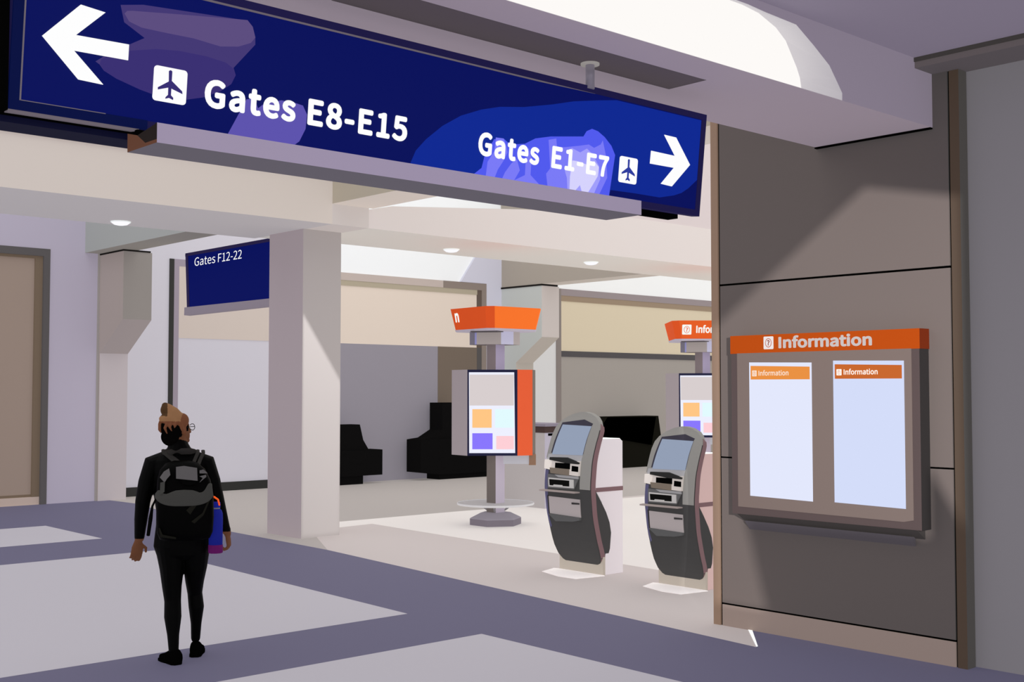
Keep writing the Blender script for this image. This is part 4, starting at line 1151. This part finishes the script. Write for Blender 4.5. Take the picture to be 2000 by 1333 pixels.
for pts in ([(480, 470, -.085), (540, 520, -.10), (610, 578, -.17)], [(505, 470, -.08), (570, 520, -.10), (640, 570, -.17)], [(752, 476, -.085), (730, 530, -.10), (708, 580, -.17)], [(795, 480, -.08), (770, 535, -.10), (748, 590, -.17)]):
    q = []
    for x, y, d_ in pts:
        x2, z2 = PL(200 + x / 4.166, 770 + y / 4.166)
        q.append(Vector((x2, d_, z2)))
    q.insert(0, q[0] + Vector((0, .09, .012)))
    MB().limb(q, [(.012, .005)] * len(q), BD, 10).build('shoulder_strap', bp)
b = MB()
q = [Vector((PL(px, py)[0], y, PL(px, py)[1])) for px, py, y in ((303, 972, -.12), (297, 985, -.14), (294, 1008, -.15), (290, 1040, -.15))]
b.limb(q, [(.006, .004), (.007, .004), (.013, .006), (.011, .006)], BK, 8)
b.build('loose_strap', bp)

# ------------------------------------------------------------------ water bottle hanging at the side of the pack
bx, bz = PL(416, 1080)
bottle = thing('water_bottle', 'blue water bottle with orange strap and purple boot hanging beside the backpack', 'bottle', tuple(pm @ Vector((bx, -.10, bz))), person_rot)
b = MB()
b.lathe([(.044, .05), (.0445, .22), (.043, .255), (.036, .275), (.026, .285)], (0, 0), M('bottle_blue', '181e70', e=.6), 28)
b.build('bottle_body', bottle)
MB().lathe([(.043, .0), (.0465, .004), (.0465, .052), (.044, .054)], (0, 0), M('bottle_boot', '52124e', e=.6), 28).build('boot', bottle)
MB().lathe([(.026, .283), (.026, .295)], (0, 0), M('bottle_ring', '4a4a52', e=.6), 24).build('neck_ring', bottle)
MB().lathe([(.028, .294), (.028, .325), (.022, .33)], (0, 0), M('bottle_cap', '151c78', e=.6), 24).build('cap', bottle)
MB().limb([(.020, -.02, .312), (.012, -.012, .345), (-.012, .0, .362), (-.035, .01, .366)], [(.016, .006)] * 4, M('bottle_strap', 'd8501c', e=.6), 10, side=(0, 1, 0)).build('strap', bottle)

# ------------------------------------------------------------------ lights
def area(name, loc, rot, sx, sy, power, col=(1, 1, 1)):
    l = bpy.data.lights.new(name, 'AREA'); l.shape = 'RECTANGLE'; l.size = sx; l.size_y = sy; l.energy = power; l.color = col
    o = bpy.data.objects.new(name, l); COL.objects.link(o); o.location = loc; o.rotation_euler = rot
    return o


area('hall_fill', (12, 15.5, 6.2), (0, 0, 0), 14, 5, 110, (1, .98, .96))  # added area fill with no fixture, for soft form shading
area('walkway_fill', (2.5, 0.0, 3.86), (0, 0, 0), 6, 5, 90, (1, .98, .98))  # second added fill, likewise without a lamp body


def added_stencil_spot(label, L, target, poly3, power, holder_top, dist=.28, half=.16, parent_rot=None):
    """added light helper: a small spot behind a stencil plate cut to the lit patch"""
    L = Vector(L); T = Vector(target)
    d = (T - L).normalized()
    U = d.cross(Vector((0, 0, 1))).normalized(); V = U.cross(d).normalized()
    hole = []
    for p in poly3:
        r = Vector(p) - L
        k = dist / r.dot(d)
        q = r * k
        hole.append((q.dot(U), q.dot(V)))
    hh = max(max(abs(a), abs(c)) for a, c in hole) + .05
    t = thing('added_spot', label, 'lamp', L)
    O = L + d * dist
    mk = M('added_spot_black', '0a0a0a', e=0.0)
    # plate: ring of quads between a big square outline and the hole
    area2 = sum(hole[i][0] * hole[(i + 1) % len(hole)][1] - hole[(i + 1) % len(hole)][0] * hole[i][1] for i in range(len(hole)))
    if area2 < 0:
        hole = hole[::-1]
    bm = bmesh.new()
    outer = [bm.verts.new(O + U * a + V * c) for a, c in ((-hh, -hh), (hh, -hh), (hh, hh), (-hh, hh))]
    inner = [bm.verts.new(O + U * a + V * c) for a, c in hole]
    edges = [bm.edges.new((outer[i], outer[(i + 1) % 4])) for i in range(4)] + [bm.edges.new((inner[i], inner[(i + 1) % len(inner)])) for i in range(len(inner))]
    bmesh.ops.triangle_fill(bm, use_beauty=True, use_dissolve=False, edges=edges)
    inv_ = full_matrix(t).inverted()
    for v in bm.verts:
        v.co = inv_ @ v.co
    me = bpy.data.meshes.new('stencil_plate'); bm.to_mesh(me); bm.free()
    me.materials.append(mk)
    so = bpy.data.objects.new('stencil_plate', me); COL.objects.link(so); so.parent = t
    # casing of the added spot: open box
    b = MB()
    B0 = L - d * .12
    c0 = [B0 + U * a * .7 + V * c * .7 for a, c in ((-hh, -hh), (hh, -hh), (hh, hh), (-hh, hh))]
    c1 = [O + U * a + V * c for a, c in ((-hh, -hh), (hh, -hh), (hh, hh), (-hh, hh))]
    b.rings([c0, c1], mk, smooth=False, cap=False); b.face(c0[::-1], mk)
    b.build('housing', t, True)
    MB().limb([B0, Vector((B0.x, B0.y, holder_top))], [.012, .012], mk, 8).build('added_spot_hanger', t, True)
    l = bpy.data.lights.new('added_spot_light', 'SPOT')
    l.energy = power; l.spot_size = R(120); l.spot_blend = 0.0; l.shadow_soft_size = .0015
    lo = bpy.data.objects.new('added_spot_light', l); COL.objects.link(lo)
    lo.location = L
    lo.rotation_euler = d.to_track_quat('-Z', 'Y').to_euler()
    return t


WP = lambda y, z: (XW, y, z)
added_stencil_spot('added unseen spot under the walkway ceiling, stencilled light for the panelled wall', (0.5, -1.5, 2.4), (7.22, 4.5, 1.8),
          [WP(5.66, 2.21), WP(5.575, 2.27), WP(4.34, 3.14), WP(3.735, 3.012), WP(3.66, 3.0), WP(3.66, .87), WP(3.735, 1.0), WP(3.90, 1.256), WP(3.90, .80), WP(5.36, .80), WP(5.18, .165), WP(5.66, .165)], 3000, 3.89)
added_stencil_spot('added unseen spot high behind the gate sign, stencilled light for the column', (9.0, 8.0, 5.2), (8.0, 12.2, 1.3),
          [(7.745, 12.2, 2.68), (8.29, 12.2, 1.87), (8.29, 12.2, .01), (7.745, 12.2, .01)], 1050, 6.3)
